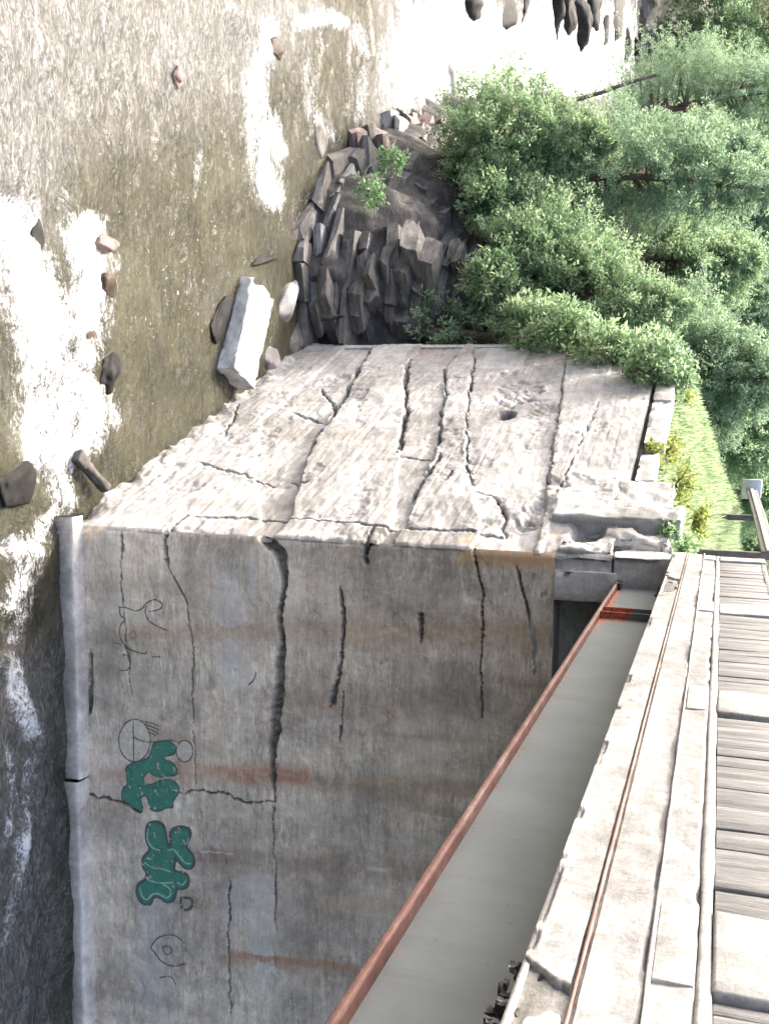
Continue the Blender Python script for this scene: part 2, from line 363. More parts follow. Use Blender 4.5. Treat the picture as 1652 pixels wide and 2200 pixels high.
# ------------------------------------------------------------------ river
def build_river():
    r = np.geomspace(7, 330, 560); az = np.radians(np.linspace(-66, 52, 440))
    RR, AA = np.meshgrid(r, az, indexing='ij'); x = RR*np.sin(AA); y = RR*np.cos(AA)
    px, py = to_px(np.stack([x, y, 0*x], -1))
    foam = np.zeros_like(x)-.12
    def blob(cx, cy, rx, ry, s):
        nonlocal foam
        d = np.hypot((px-cx)/rx, (py-cy)/ry); foam = np.maximum(foam, s*(1-sstep(.1, 1.3, d)))
    def band(pts, w, s):
        nonlocal foam
        d, t = pl_dist(px, py, pts); foam = np.maximum(foam, s*(1-sstep(0, 1.35*w, d)))
    wet = RR > 0
    # the white rapid below the boulders
    band([(30, 480), (50, 600), (90, 700), (120, 850), (110, 960)], 110, 1.0)
    band([(190, 500), (200, 620), (170, 760)], 80, .95); band([(150, 800), (200, 850), (190, 940)], 60, 1.0)
    band([(105, 960), (140, 1080), (60, 1200), (20, 1300)], 45, .85); band([(20, 1420), (45, 1500), (70, 1570)], 42, .95)
    band([(230, 820), (250, 900)], 40, .7); band([(10, 1180), (80, 1170)], 50, .9)
    # streaks towards the far water
    band([(585, 60), (545, 180), (560, 300), (585, 430)], 42, .85); band([(590, 250), (600, 330)], 26, .8)
    band([(660, 110), (660, 230), (720, 300)], 34, .62); band([(640, 50), (700, 35), (765, 60), (780, 110)], 34, .8)
    band([(770, 90), (770, 240)], 60, .6); band([(500, 20), (590, 60)], 26, .6)
    band([(370, 360), (380, 440), (365, 540)], 14, .5); band([(430, 330), (415, 430)], 16, .5)
    blob(520, 560, 60, 25, .55); blob(1000, 110, 270, 210, 1.0); blob(1220, 110, 270, 210, 1.0); blob(870, 150, 150, 190, .75)  # far blobs: white water, with sun glare painted in as foam
    band([(70, 1640), (60, 1750), (45, 1850), (25, 1950), (5, 2030)], 34, .72); band([(20, 1600), (30, 1720), (10, 1820)], 26, .6); blob(40, 1500, 60, 120, .5); band([(90, 1150), (60, 1260), (30, 1380)], 40, .62); band([(90, 1600), (75, 1700)], 22, .5)
    blob(300, 680, 70, 60, .42); blob(420, 620, 120, 40, .36); blob(620, 480, 60, 90, .4)
    blob(200, 200, 330, 260, .16); blob(500, 200, 200, 240, .26)
    sky_grey = .15+.66*(1-sstep(0, 1, (px-60)/560+(py-260)/520)) + .35*np.exp(-((px-640)/260)**2-((py-60)/220)**2)
    sky_grey = np.maximum(sky_grey, .75*sstep(0, 1, (px-650)/250)*(py < 330)) + .30*fbm(x*.22, y*.22, 0, 4, 4) + 1.0*np.exp(-((px-20)/110)**2)*sstep(1250, 1500, py)  # last term paints lighter grey into the water shaded by bridge and wall
    foam = foam + .10*fbm(x*.5, y*.4, 0, 3, 14)
    calm = np.exp(-(((px-400)/110)**2+((py-780)/200)**2)); foam = foam - .15*calm
    amp = .06 + .08*sstep(.3, .9, foam) + .02*vnoise(x*.2, y*.2, 0, 3)
    z = amp*fbm(x*1.1, y*1.5, 0, 4, 21)*1.0 + .07*fbm(x*.35, y*.5, 0, 2, 31)*sstep(16, 40, RR) + .12*sstep(.5, 1, foam)*fbm(x*.9, y*.9, 0, 3, 77)
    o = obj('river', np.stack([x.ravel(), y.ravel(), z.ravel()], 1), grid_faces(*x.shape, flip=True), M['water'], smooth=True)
    attr_f(o, 'foam', foam); attr_f(o, 'sky_grey', sky_grey); attr_f(o, 'glint', np.exp(-((px-400)/170)**2-((py-600)/330)**2)+.8*np.exp(-((px-680)/120)**2-((py-200)/200)**2)+.5*np.exp(-((px-60)/90)**2-((py-1800)/350)**2)); tag(o, kind='structure')
    return o
build_river()

# ------------------------------------------------------------------ bank and ground
SH = [on_water(*p)[:2] for p in ((600, 780), (640, 690), (640, 590), (655, 470), (700, 360), (770, 300), (850, 250), (960, 210))]
WEND = (CORNER + DW*12.6)[:2]
SHORE = [(40.0, CORNER[1]+1.9+.6), tuple((CORNER+DF*11+np.array([0, .1, 0]))[:2]), tuple(CORNER[:2]), tuple(WEND)] + [tuple(p) for p in SH[1:]] + [tuple(on_water(1180, 205)[:2]), tuple(on_water(1330, 215)[:2]), (-22.0, 150.0), (-30, 240)]
def signed_shore(x, y):
    d, t = pl_dist(x, y, SHORE)
    poly = list(SHORE) + [(400, 240), (400, CORNER[1])]
    return np.where(in_poly(x, y, poly), d, -d), t
def terrain_z(x, y):
    x = np.asarray(x, float); y = np.asarray(y, float)
    D, t = signed_shore(x, y); s = (x-CORNER[0])*DW[0] + (y-CORNER[1])*DW[1]
    n = fbm(x*.45, y*.45, 0, 4, 91)
    Db = D + .5*n
    zb = np.interp(Db, [-6, -2, 0, .7, 1.8, 3.5, 7.0, 12, 30, 120], [-3, -1.4, -.25, 1.2, 2.6, 4.4, 9.0, 11.8, 13.2, 17]) + .18*n
    zw = np.interp(D, [-1, .28, .5, 1.2, 4.5, 12, 60], [-2, -2, 10.75, 11.15, 12.35, 13.1, 15]) + .05*n
    w = sstep(12.35, 12.8, s+.1*n)
    st = np.floor(zb/.5)*.5 + .5*sstep(.55, 1, zb/.5-np.floor(zb/.5)); zb = np.where(zb < 6, zb*.7+st*.3, zb)
    z = zw*(1-w) + zb*w
    # beside the bridge the made ground stops behind the end wall
    return np.where((s < 12.3) & (D < .5), -2.0, z)
def build_terrain():
    x = np.concatenate([np.linspace(-60, -20, 60)[:-1], np.linspace(-20, 9, 250), np.linspace(9, 300, 70)[1:]])
    y = np.concatenate([np.linspace(15, 52, 320), np.geomspace(52, 420, 100)[1:]])
    XX, YY = np.meshgrid(x, y, indexing='ij'); z = terrain_z(XX, YY)
    F = grid_faces(*XX.shape)
    zz = z.ravel(); bx = XX.ravel(); by = YY.ravel()
    keep = (zz[F].max(1) > -1.2)
    # nothing of the ground stands in front of the walls
    inside = ((bx-CORNER[0])*NF[0]+(by-CORNER[1])*NF[1] < -.75) & (((bx-CORNER[0])*NW[0]+(by-CORNER[1])*NW[1] < -.3) | ((bx-CORNER[0])*DW[0]+(by-CORNER[1])*DW[1] > 12.3))
    keep &= inside[F].all(1)
    o = obj('river_bank', np.stack([bx, by, zz], 1), F[keep], M['ground'], smooth=True)
    tag(o, kind='structure'); return o
bank = build_terrain()

def stone_vf(size, seed, cuts=1, rough=.12):
    bm = bmesh.new(); bmesh.ops.create_cube(bm, size=1.0)
    bmesh.ops.subdivide_edges(bm, edges=list(bm.edges), cuts=cuts, use_grid_fill=True)
    r = np.random.default_rng(seed)
    P = np.array([v.co for v in bm.verts]); sh = np.array([[1, r.uniform(-.35, .35), 0], [r.uniform(-.25, .25), 1, 0], [r.uniform(-.2, .2), r.uniform(-.2, .2), 1]])
    P = P@sh; P = P*(1-.16*(np.abs(P) > .4).sum(1)/3)[:, None] + r.normal(0, rough*.5, P.shape)
    P = P*np.asarray(size); F = [[v.index for v in f.verts] for f in bm.faces]; bm.free(); return P, F
def build_ledges():
    pts = [np.array(p) for p in SHORE[3:11]]
    seg = [np.linalg.norm(pts[i+1]-pts[i]) for i in range(len(pts)-1)]; L = sum(seg)
    def along(q):
        for i, s in enumerate(seg):
            if q <= s or i == len(seg)-1: u = (pts[i+1]-pts[i])/s; return pts[i]+u*q, u
            q -= s
    k = 0
    for lev in range(12):
        q = -.6 + rng.uniform(0, .6); zc = .05 + lev*.36
        while q < min(L, 17):
            ln = rng.uniform(.7, 2.4)*(1 if q < 9 else .8); p, u = along(max(q+ln/2, 0)); n = np.array([u[1], -u[0]])   # inland
            off = .05 + lev*.30 + rng.uniform(-.25, .25); th = rng.uniform(.26, .5)
            dep = rng.uniform(.8, 1.4)
            V, F = stone_vf((ln*rng.uniform(.9, 1.1), dep, th), 1000+k, 1, .06)
            a_ = math.atan2(u[1], u[0]) + rng.normal(0, .12); ca, sa = math.cos(a_), math.sin(a_)
            c = np.array([*(p + n*(off+dep*.35)), zc + rng.uniform(-.06, .06)])
            tl = rng.normal(0, .06)
            Wv = np.stack([V[:, 0]*ca - V[:, 1]*sa, V[:, 0]*sa + V[:, 1]*ca, V[:, 2] + V[:, 0]*tl], 1) + c
            t = rng.random(); mt = M['rock'] if (q < 8 or t < .5) else M['rockred']
            if lev < 2 and t > .72: mt = M['rockpale']
            if rng.random() < .93: obj('stone', Wv, F, mt, bank)
            q += ln*rng.uniform(.72, .98); k += 1
build_ledges()
def build_talus():
    for k in range(40):
        q = rng.uniform(12.75, 18.5); D_ = rng.uniform(.2, 6.0); c = CORNER + DW*q - NW*D_
        z_ = float(terrain_z(np.array([c[0]]), np.array([c[1]]))[0])
        if z_ < -.2 or z_ > 8: continue
        V, F = stone_vf((rng.uniform(.5, 1.7), rng.uniform(.4, 1.0), rng.uniform(.2, .5)), 5000+k, 1, .14)
        a_ = math.pi/2-AW+rng.normal(0, .35); ca, sa = math.cos(a_), math.sin(a_); tl = rng.normal(0, .15)
        Wv = np.stack([V[:, 0]*ca-V[:, 1]*sa, V[:, 0]*sa+V[:, 1]*ca, V[:, 2]+V[:, 0]*tl+V[:, 1]*.2], 1) + [c[0], c[1], z_+.05]
        obj('stone', Wv, F, M['rock'], bank)
build_talus()
def build_rock_face():
    k = 0
    for zc in np.arange(1.2, 6.6, .36):
        for q_ in np.arange(12.9, 17.5, .85):
            dd = np.linspace(-.5, 7, 90); P = CORNER[None]+(q_+rng.uniform(-.3, .3))*DW-NW*dd[:, None]
            zt = terrain_z(P[:, 0], P[:, 1]); hit = np.nonzero(zt > zc)[0]
            if len(hit) == 0: continue
            c = P[hit[0]]; V, F = stone_vf((rng.uniform(.7, 1.5), rng.uniform(.5, .9), rng.uniform(.2, .5)), 9000+k, 1, .055); k += 1
            a_ = math.atan2(DW[1], DW[0])+rng.normal(0, .2); ca, sa = math.cos(a_), math.sin(a_); tl = rng.normal(.05, .08)
            Wv = np.stack([V[:, 0]*ca-V[:, 1]*sa, V[:, 0]*sa+V[:, 1]*ca, V[:, 2]+V[:, 0]*tl], 1) + [c[0], c[1], zc] - NW*rng.uniform(.05, .45)
            obj('stone', Wv, F, M['rock'] if rng.random() < .85 else M['rockred'], bank)
build_rock_face()

# ------------------------------------------------------------------ abutment
abut = empty('bridge_abutment', tuple(CORNER))
tag(abut, 'tall cracked concrete bridge abutment with flared wing wall and green graffiti', 'abutment')
def field_cracks(S, Zz, cracks, conv):
    d = np.zeros_like(S); dark = np.zeros_like(S)
    WOB = .045*fbm(S*3.0, Zz*3.0, 0, 6, 71, .68); GR = vnoise(S*12, Zz*12, 0, 2); SPN = np.clip(fbm(S*6, Zz*6, 0, 3, 31)+.2, 0, 1)
    for pts, w, dep in cracks:
        w = max(w*.68, .022); q = [conv(*p) for p in pts]; qa = np.array(q); pad = 3.2*w*1.5+.15
        m = (S > qa[:, 0].min()-pad) & (S < qa[:, 0].max()+pad) & (Zz > qa[:, 1].min()-pad) & (Zz < qa[:, 1].max()+pad)
        Sm, Zm, wob = S[m], Zz[m], WOB[m]
        dist, t = pl_dist(Sm+wob, Zm+wob*.7, q)
        ww = w*(.55+.9*np.clip(.5+.5*vnoise(t*9, 0*t, 0, int(dep*100)+len(pts)), 0, 1))*np.clip(np.minimum(t, 1-t)*9+.35, .35, 1)
        g = np.clip((1-dist/ww)*2.2, 0, 1)
        d[m] -= dep*g*(1+.25*GR[m]) + .012*(1-sstep(1, 3.0, dist/ww))*SPN[m]; dark[m] = np.maximum(dark[m], g)
    return d, dark
def stain_shade_layers(S, Zz, specs, conv):
    C = np.zeros(S.shape+(4,))
    for pts, w, col, al in specs:
        q = [conv(*p) for p in pts]; dist, t = pl_dist(S, Zz, q)
        a_ = al*(1-sstep(.15, 1.0, dist/w))*(.75+.25*vnoise(S*3, Zz*1.0, 0, len(pts)))
        m = a_ > C[..., 3]; C[m, :3] = col; C[..., 3] = np.where(m, a_, C[..., 3])
    return C
FRONT_TOP = 9.45
# --- front wall
def front_disp(S, Zz):
    board = np.floor(Zz/.19); bo = _hash(board, board*0, board*0, 3)
    groove = np.exp(-(((Zz/.19-board)-.02)/.05)**2)
    d = .006*(bo-.5) - .006*groove*(.4+.6*np.clip(vnoise(S*.8, board*3.1), 0, 1)) + .012*fbm(S*.6, Zz*.6, 0, 4, 5) + .003*fbm(S*4, Zz*5, 0, 2, 6)
    sp = fbm(S*1.4, Zz*2.6, 0, 5, 44); d -= .022*sstep(.45, .8, sp)
    c, dk = field_cracks(S, Zz, [
        ([(560, 1160), (600, 1185), (610, 1260), (600, 1330), (605, 1400), (598, 1480), (588, 1560), (586, 1640), (592, 1722)], .13, .16),
        ([(730, 1260), (738, 1320), (735, 1400), (720, 1470), (710, 1525)], .055, .10),
        ([(735, 1480), (730, 1600)], .03, .05),
        ([(905, 1315), (905, 1385)], .07, .10),
        ([(1008, 1140), (1018, 1200), (1038, 1285), (1030, 1390), (1032, 1540)], .035, .09),
        ([(1105, 1210), (1138, 1320), (1148, 1400), (1145, 1450)], .04, .08),
        ([(800, 1130), (785, 1200), (790, 1215)], .06, .12), ([(358, 1120), (355, 1165), (362, 1220)], .055, .12),
        ([(362, 1220), (400, 1290), (415, 1400), (416, 1560), (420, 1690)], .022, .03),
        ([(186, 1712), (215, 1714), (245, 1722), (272, 1727), (300, 1742)], .045, .10),
        ([(385, 1704), (440, 1697), (470, 1704), (520, 1720), (592, 1723)], .025, .07),
        ([(592, 1722), (588, 1800), (594, 1900), (592, 2000)], .03, .03),
        ([(495, 1890), (490, 2000), (495, 2180)], .035, .05),
        ([(192, 1390), (196, 1470), (188, 1535)], .09, .12),
        ([(265, 1140), (262, 1260), (285, 1500)], .02, .02),
        ([(1300, 1180), (1312, 1240)], .05, .1)], f_sz)
    d += c
    cor = np.clip(1-S/.10, 0, 1); d -= cor**2*(.035+.05*np.clip(fbm(Zz*1.8, Zz*0, 0, 4, 66), 0, 1))      # worn arris
    return d, dk
fs = np.concatenate([np.linspace(0, 10.9, 480), np.linspace(10.9, 13.2, 40)[1:]]); fz = np.linspace(-.6, FRONT_TOP, 440)
FS, FZ = np.meshgrid(fs, fz, indexing='ij'); FD, FDK = front_disp(FS, FZ)
def f_pos(S, Zz, d): return CORNER + S[..., None]*DF + Zz[..., None]*EZ + d[..., None]*NF
front = obj('front_wall', f_pos(FS, FZ, FD).reshape(-1, 3), grid_faces(*FS.shape), M['front'], abut)
RUSTC, BRN, DRK, WHT = (.34, .13, .055), (.23, .15, .085), (.07, .062, .055), (.56, .54, .5)
C = stain_shade_layers(FS, FZ, [
    ([(250, 1355), (600, 1360), (1190, 1362)], .34, (.33, .22, .13), .42), ([(620, 1500), (1000, 1500)], .5, (.26, .20, .145), .4), ([(220, 1665), (800, 1680), (1000, 1690)], .25, (.33, .19, .10), .45),
    ([(430, 1850), (900, 1870)], .38, (.25, .17, .12), .5), ([(480, 2060), (800, 2085)], .22, (.33, .17, .09), .55), ([(240, 1250), (560, 1255)], .2, (.34, .26, .18), .35), ([(700, 1940), (860, 1950)], .45, (.34, .25, .16), .45),
    ([(390, 1655), (470, 1660), (540, 1665)], .32, RUSTC, .75), ([(560, 1660), (650, 1670)], .30, (.36, .11, .05), .8),
    ([(650, 1675), (800, 1690)], .3, BRN, .45), ([(760, 1362), (900, 1362), (1190, 1360)], .42, (.36, .21, .10), .55),
    ([(1000, 1195), (1100, 1195), (1190, 1200)], .30, (.55, .31, .12), .8), ([(620, 1330), (760, 1360)], .4, BRN, .4),
    ([(420, 1840), (560, 1850)], .3, (.17, .10, .075), .6), ([(500, 2050), (560, 2060), (760, 2080)], .16, RUSTC, .65),
    ([(680, 1840), (740, 1850)], .2, RUSTC, .35), ([(690, 1515), (720, 1520)], .2, RUSTC, .5), ([(820, 1520), (870, 1540)], .25, RUSTC, .35),
    ([(215, 1175), (240, 1300), (230, 1500)], .5, (.17, .15, .13), .45), ([(130, 1150), (120, 1700), (130, 2200)], .5, DRK, .75),
    ([(300, 1330), (300, 1500)], .45, (.30, .27, .18), .4), ([(640, 2000), (760, 1900), (800, 1700)], .9, (.20, .17, .14), .45),
    ([(900, 1500), (1000, 1500)], .9, (.17, .15, .135), .5), ([(790, 1865), (830, 1870)], .06, WHT, .8), ([(430, 1830), (500, 1835)], .04, WHT, .6),
    ([(540, 1190), (545, 1290)], .14, WHT, .55), ([(690, 1190), (690, 1300)], .10, WHT, .4), ([(500, 1950), (560, 1900), (570, 2100)], .5, (.5, .49, .47), .5),
    ([(490, 1250), (500, 1450)], .5, (.48, .47, .46), .45), ([(330, 1900), (330, 2150)], .6, (.45, .44, .43), .4)], f_sz)
dk = np.clip(FDK, 0, 1)*.75; m_ = dk > C[..., 3]; C[m_, :3] = (.05, .048, .045); C[..., 3] = np.maximum(C[..., 3], dk)
attr_col(front, 'stain_shade', C.reshape(-1, 4))

# --- graffiti on the front wall
def f_sample(S, Zz):
    i = np.clip(np.interp(S, fs, np.arange(len(fs))), 0, len(fs)-1.001); j = np.clip(np.interp(Zz, fz, np.arange(len(fz))), 0, len(fz)-1.001)
    a_, b_ = i.astype(int), j.astype(int); u, v = i-a_, j-b_
    return (FD[a_, b_]*(1-u)*(1-v)+FD[a_+1, b_]*u*(1-v)+FD[a_, b_+1]*(1-u)*v+FD[a_+1, b_+1]*u*v)
def smooth_poly(p, it=2):
    p = np.array(p, float)
    for _ in range(it): q = np.roll(p, -1, 0); p = np.stack([.75*p+.25*q, .25*p+.75*q], 1).reshape(-1, 2)
    return [tuple(v) for v in p]
def smooth_line(p, it=2):
    p = np.array(p, float)
    for _ in range(it):
        q = np.stack([.75*p[:-1]+.25*p[1:], .25*p[:-1]+.75*p[1:]], 1).reshape(-1, 2); p = np.vstack([p[:1], q, p[-1:]])
    return [tuple(v) for v in p]
def decal(name, bounds, mask, mat, lift, label=None, h=.010, wear=.0):
    s0, s1, z0, z1 = bounds
    s = np.arange(s0, s1, h); z = np.arange(z0, z1, h); S, Zz = np.meshgrid(s, z, indexing='ij')
    mk = mask(S, Zz)
    if wear: mk &= fbm(S*14, Zz*14, 0, 3, 9) < 1.0-wear
    F = grid_faces(*S.shape); c = mk.ravel()[F].sum(1) >= 3; F = F[c]
    used = np.unique(F); re = np.zeros(S.size, int); re[used] = np.arange(len(used))
    P = f_pos(S, Zz, f_sample(S, Zz)+lift).reshape(-1, 3)[used]
    o = obj(name, P, re[F], mat, front); o['label'] = label if label else 'spray painted mark on the wall'
    return o
def bnd(q, m=.15): q = np.array(q); return q[:, 0].min()-m, q[:, 0].max()+m, q[:, 1].min()-m, q[:, 1].max()+m
z7 = lambda P: [f_sz(x/2, 1650+y/2) for x, y in P]
z8 = lambda P: [f_sz(200+x/3.304, 1250+y/3.304) for x, y in P]
LOW = smooth_poly(z7([(640, 235), (700, 235), (712, 290), (722, 345), (742, 338), (735, 280), (760, 255), (820, 265), (812, 300), (790, 335), (832, 380), (830, 425), (798, 430), (770, 395), (752, 375), (750, 405), (742, 440), (765, 450), (805, 460), (810, 500), (782, 518), (756, 508), (750, 560), (720, 575), (690, 548), (655, 548), (650, 580), (620, 582), (592, 545), (597, 500), (632, 485), (640, 450), (618, 420), (620, 385), (655, 355), (630, 300)]))
UPP = smooth_poly(z8([(430, 1140), (520, 1125), (590, 1150), (590, 1220), (530, 1235), (500, 1232), (512, 1268), (560, 1270), (605, 1330), (600, 1372), (540, 1378), (480, 1388), (430, 1370), (400, 1338), (382, 1360), (360, 1392), (372, 1432), (420, 1440), (470, 1410), (540, 1400), (600, 1430), (618, 1480), (592, 1530), (565, 1562), (578, 1604), (520, 1600), (490, 1622), (440, 1630), (408, 1610), (400, 1560), (380, 1508), (340, 1530), (350, 1580), (366, 1612), (340, 1642), (290, 1626), (250, 1580), (208, 1552), (205, 1470), (250, 1440), (240, 1380), (230, 1320), (280, 1285), (340, 1270), (400, 1250), (420, 1200)]))
def ring(cx, cy, rx, ry, n=28): return z8([(cx+rx*math.cos(t), cy+ry*math.sin(t)) for t in np.linspace(0, 2*math.pi, n)])
def near(q, w): return lambda S, Zz: pl_dist(S, Zz, q)[0] < w
def inside(q): return lambda S, Zz: in_poly(S, Zz, q)
decal('graffiti_border', bnd(LOW, .2), lambda S, Z_: in_poly(S, Z_, LOW) | (pl_dist(S, Z_, LOW+LOW[:1])[0] < .055), M['pdark'], .005, 'dark outline of the green graffiti letters', wear=.15)  # wide border of dark paint under the letters
decal('graffiti_letter', bnd(LOW), inside(LOW), M['pgreen'], .009, 'green bubble letters of the lower tag', wear=.05)
decal('graffiti_letter', bnd(UPP), inside(UPP), M['pgreen'], .006, 'green bubble letters beside the pale oval', wear=.08)
decal('graffiti_outline', bnd(UPP), near(UPP+UPP[:1], .016), M['pdark'], .010, 'dark outline of the green letters', wear=.2)
for pts in ([(640, 262), (632, 300), (655, 345), (690, 352)], [(665, 275), (668, 300)], [(725, 352), (750, 345), (770, 375), (800, 412), (822, 408)], [(625, 405), (660, 430), (700, 430), (735, 445)], [(640, 482), (700, 495), (745, 490)], [(605, 510), (610, 545), (635, 570), (655, 540), (685, 535), (715, 560), (738, 545), (735, 515), (705, 500)], [(765, 490), (785, 505), (800, 485)], [(812, 300), (808, 320)]):
    q = smooth_line(z7(pts)); decal('graffiti_highlight', bnd(q, .05), near(q, .016), M['phigh'], .013, 'mint highlight stroke on the green letters')
E1 = ring(300, 1125, 112, 150); E2 = ring(655, 1200, 60, 76)
for q, nm in ((E1, 'pale oval filled with whitish paint'), (E2, 'small pale circle at the end of the letters')):
    decal('graffiti_oval', bnd(q, .05), inside(q), M['pwhite'], .004, nm, wear=.3)
lines = [q for q in (E1, E2)] + [smooth_line(z8(p)) for p in (
    [(290, 990), (292, 1120), (296, 1290)], [(296, 1100), (350, 1130), (430, 1138), (560, 1118), (600, 1135)],
    [(350, 990), (420, 1000), (470, 1020)], [(370, 1010), (430, 1030), (470, 1050)], [(385, 1035), (440, 1060), (470, 1082)], [(400, 1065), (450, 1090)],
    [(190, 180), (240, 180), (300, 210), (350, 195), (380, 150), (430, 122), (480, 140), (495, 175), (470, 200), (400, 210)],
    [(380, 170), (375, 220), (390, 270), (430, 300), (530, 345)], [(190, 180), (195, 240), (240, 265), (200, 300), (190, 350), (205, 420), (270, 485), (380, 515), (385, 490)],
    [(155, 430), (200, 440), (270, 485)], [(270, 490), (270, 600), (255, 625), (195, 630)], [(215, 515), (250, 520)], [(425, 532), (478, 530)],
    [(310, 1440), (420, 1465), (520, 1450)], [(1110, 730), (1150, 690), (1160, 640)])]
for q in lines: decal('graffiti_line', bnd(q, .05), near(q, .013), M['pdark'], .012, 'thin dark spray painted line', wear=.08)
for q in (ring(285, 375, 26, 28, 14), ring(392, 385, 20, 26, 14)): decal('graffiti_line', bnd(q, .05), near(q, .016), M['pyel'], .011, 'faded yellow painted ring', wear=.2)
for p in ([(650, 770), (680, 725), (740, 710), (790, 740), (800, 790)], [(650, 770), (690, 830), (750, 855), (800, 840)], [(700, 770), (730, 760), (745, 790), (715, 805), (700, 770)], [(690, 900), (740, 890), (760, 930)]):
    q = smooth_line(z7(p)); decal('graffiti_line', bnd(q, .05), near(q, .012), M['pdark'], .012, 'faint grey scribble of an eye', wear=.12)
for p in ([(780, 560), (820, 555), (835, 590), (800, 615), (775, 590), (780, 560)],):
    q = smooth_line(z7(p)); decal('graffiti_line', bnd(q, .05), near(q, .03), M['pdark'], .012, 'faint grey smudge below the letters', wear=.4)

# --- wing wall
WEND_S = 12.6; WTOP = 10.36
LIFTS = [([(560, 900), (545, 1000), (560, 1120)], -.035, -.10), ([(800, 742), (740, 850), (685, 930), (650, 1010), (620, 1120)], .05, .10), ([(880, 770), (870, 820), (862, 945), (840, 1130)], -.045, -.14), ([(958, 790), (945, 945), (905, 1035), (870, 1130)], .04, .10),
    ([(1020, 738), (1003, 880), (1008, 1010), (1030, 1140)], -.045, .16), ([(1215, 770), (1200, 880), (1178, 1020), (1160, 1140)], .04, -.16), ([(1290, 850), (1240, 960), (1200, 1070)], -.03, .10)]
def lift_steps(S, Zz):
    d = np.zeros_like(S); tn = np.zeros_like(S); wb = .04*fbm(S*2.5, Zz*2.5, 0, 5, 53, .6)
    for pts, st, t_ in LIFTS:
        q = sorted(w_sz(*p) for p in pts); zs = np.interp(S, [a_ for a_, b_ in q], [b_ for a_, b_ in q])+wb
        k = sstep(-.012, .012, Zz-zs); d += 1.7*st*k; tn += t_*k
    blk = _hash(np.floor(S/1.9+.4*tn*10), np.floor((Zz+wb)/1.15), 0*S, 5)-.5                  # pours of slightly different tone
    return d, tn+.5*blk
def wing_disp(S, Zz):
    board = np.floor(Zz/.22); bo = _hash(board, board*0, board*0, 13); groove = np.exp(-(((Zz/.22-board)-.02)/.05)**2)
    d = .010*(bo-.5) - .010*groove*np.clip(vnoise(S*.7, board*2.3)+.2, 0, 1) + .03*fbm(S*.5, Zz*.5, 0, 4, 15) + .010*fbm(S*3, Zz*8, 0, 3, 16)
    sp = fbm(S*1.0, Zz*1.5, 0, 5, 144); d -= .028*sstep(.40, .85, sp)*(1+.4*fbm(S*6, Zz*6, 0, 3, 12))
    c, dk = field_cracks(S, Zz, [
        ([(800, 742), (770, 790), (740, 850), (715, 895), (685, 930), (660, 978)], .11, .28),
        ([(630, 880), (665, 895), (690, 905)], .05, .12), ([(690, 830), (700, 850), (725, 880)], .06, .12),
        ([(880, 770), (870, 820), (872, 880), (862, 945), (845, 970)], .10, .14),
        ([(955, 790), (958, 850), (948, 880), (945, 945)], .05, .14), ([(1020, 738), (1012, 820), (1003, 880), (1002, 960), (1008, 1010), (1010, 1050)], .05, .13),
        ([(945, 970), (925, 1010), (905, 1035), (880, 1075)], .07, .16), ([(975, 1005), (955, 1030)], .06, .12), ([(1010, 1050), (1070, 1070), (1080, 1110), (1085, 1150)], .04, .10),
        ([(430, 992), (470, 1005), (530, 1020), (590, 1038)], .055, .14), ([(620, 1030), (660, 1035)], .06, .12), ([(845, 968), (890, 980), (940, 985)], .03, .08),
        ([(410, 1110), (600, 1112), (700, 1118), (800, 1130), (880, 1136), (1000, 1140), (1080, 1150)], .05, .16),
        ([(515, 870), (500, 900), (480, 940)], .04, .08), ([(1215, 770), (1200, 880), (1180, 1000), (1175, 1040)], .03, .05),
        ([(1285, 860), (1240, 960), (1190, 1070)], .03, .04), ([(405, 1105), (375, 1130), (358, 1150)], .05, .12), ([(805, 1130), (790, 1165)], .05, .12)], w_sz)
    d += c
    # broken patches: (px, radius in metres, depth)
    for x, y, r_, dep in ((1110, 840, 1.0, .10), (1160, 870, .6, .10), (1085, 885, .35, .22), (1165, 1090, .55, .14), (1260, 1135, .5, .22), (1130, 1120, .4, .12), (720, 810, .7, .06), (1180, 1040, .5, .07), (860, 900, .35, .06)):
        cs, cz = w_sz(x, y); q = np.hypot(S-cs, (Zz-cz)*1.5) + .22*r_*fbm(S*3, Zz*3, 0, 4, int(x))
        d -= dep*(1-sstep(.55*r_, 1.0*r_, q))*(1+.35*fbm(S*7, Zz*7, 0, 3, 3))
    d += lift_steps(S, Zz)[0]
    foot = np.clip(1-Zz/.5, 0, 1); d += foot*(.03+.10*fbm(S*1.7, Zz*2, 0, 4, 88))                     # ragged foot
    cor = np.clip(1-S/.10, 0, 1); d -= cor**2*(.035+.05*np.clip(fbm(Zz*1.8, Zz*0, 0, 4, 66), 0, 1))
    return d, dk
ws = np.linspace(0, WEND_S, 430); wz = np.linspace(-.5, WTOP, 450)
WS, WZ = np.meshgrid(ws, wz, indexing='ij'); WD, WDK = wing_disp(WS, WZ)
wing = obj('wing_wall', (CORNER + WS[..., None]*DW + WZ[..., None]*EZ + WD[..., None]*NW).reshape(-1, 3), grid_faces(*WS.shape, flip=True), M['wing'], abut)
wing['label'] = 'sunlit flared wing wall with long dark cracks'
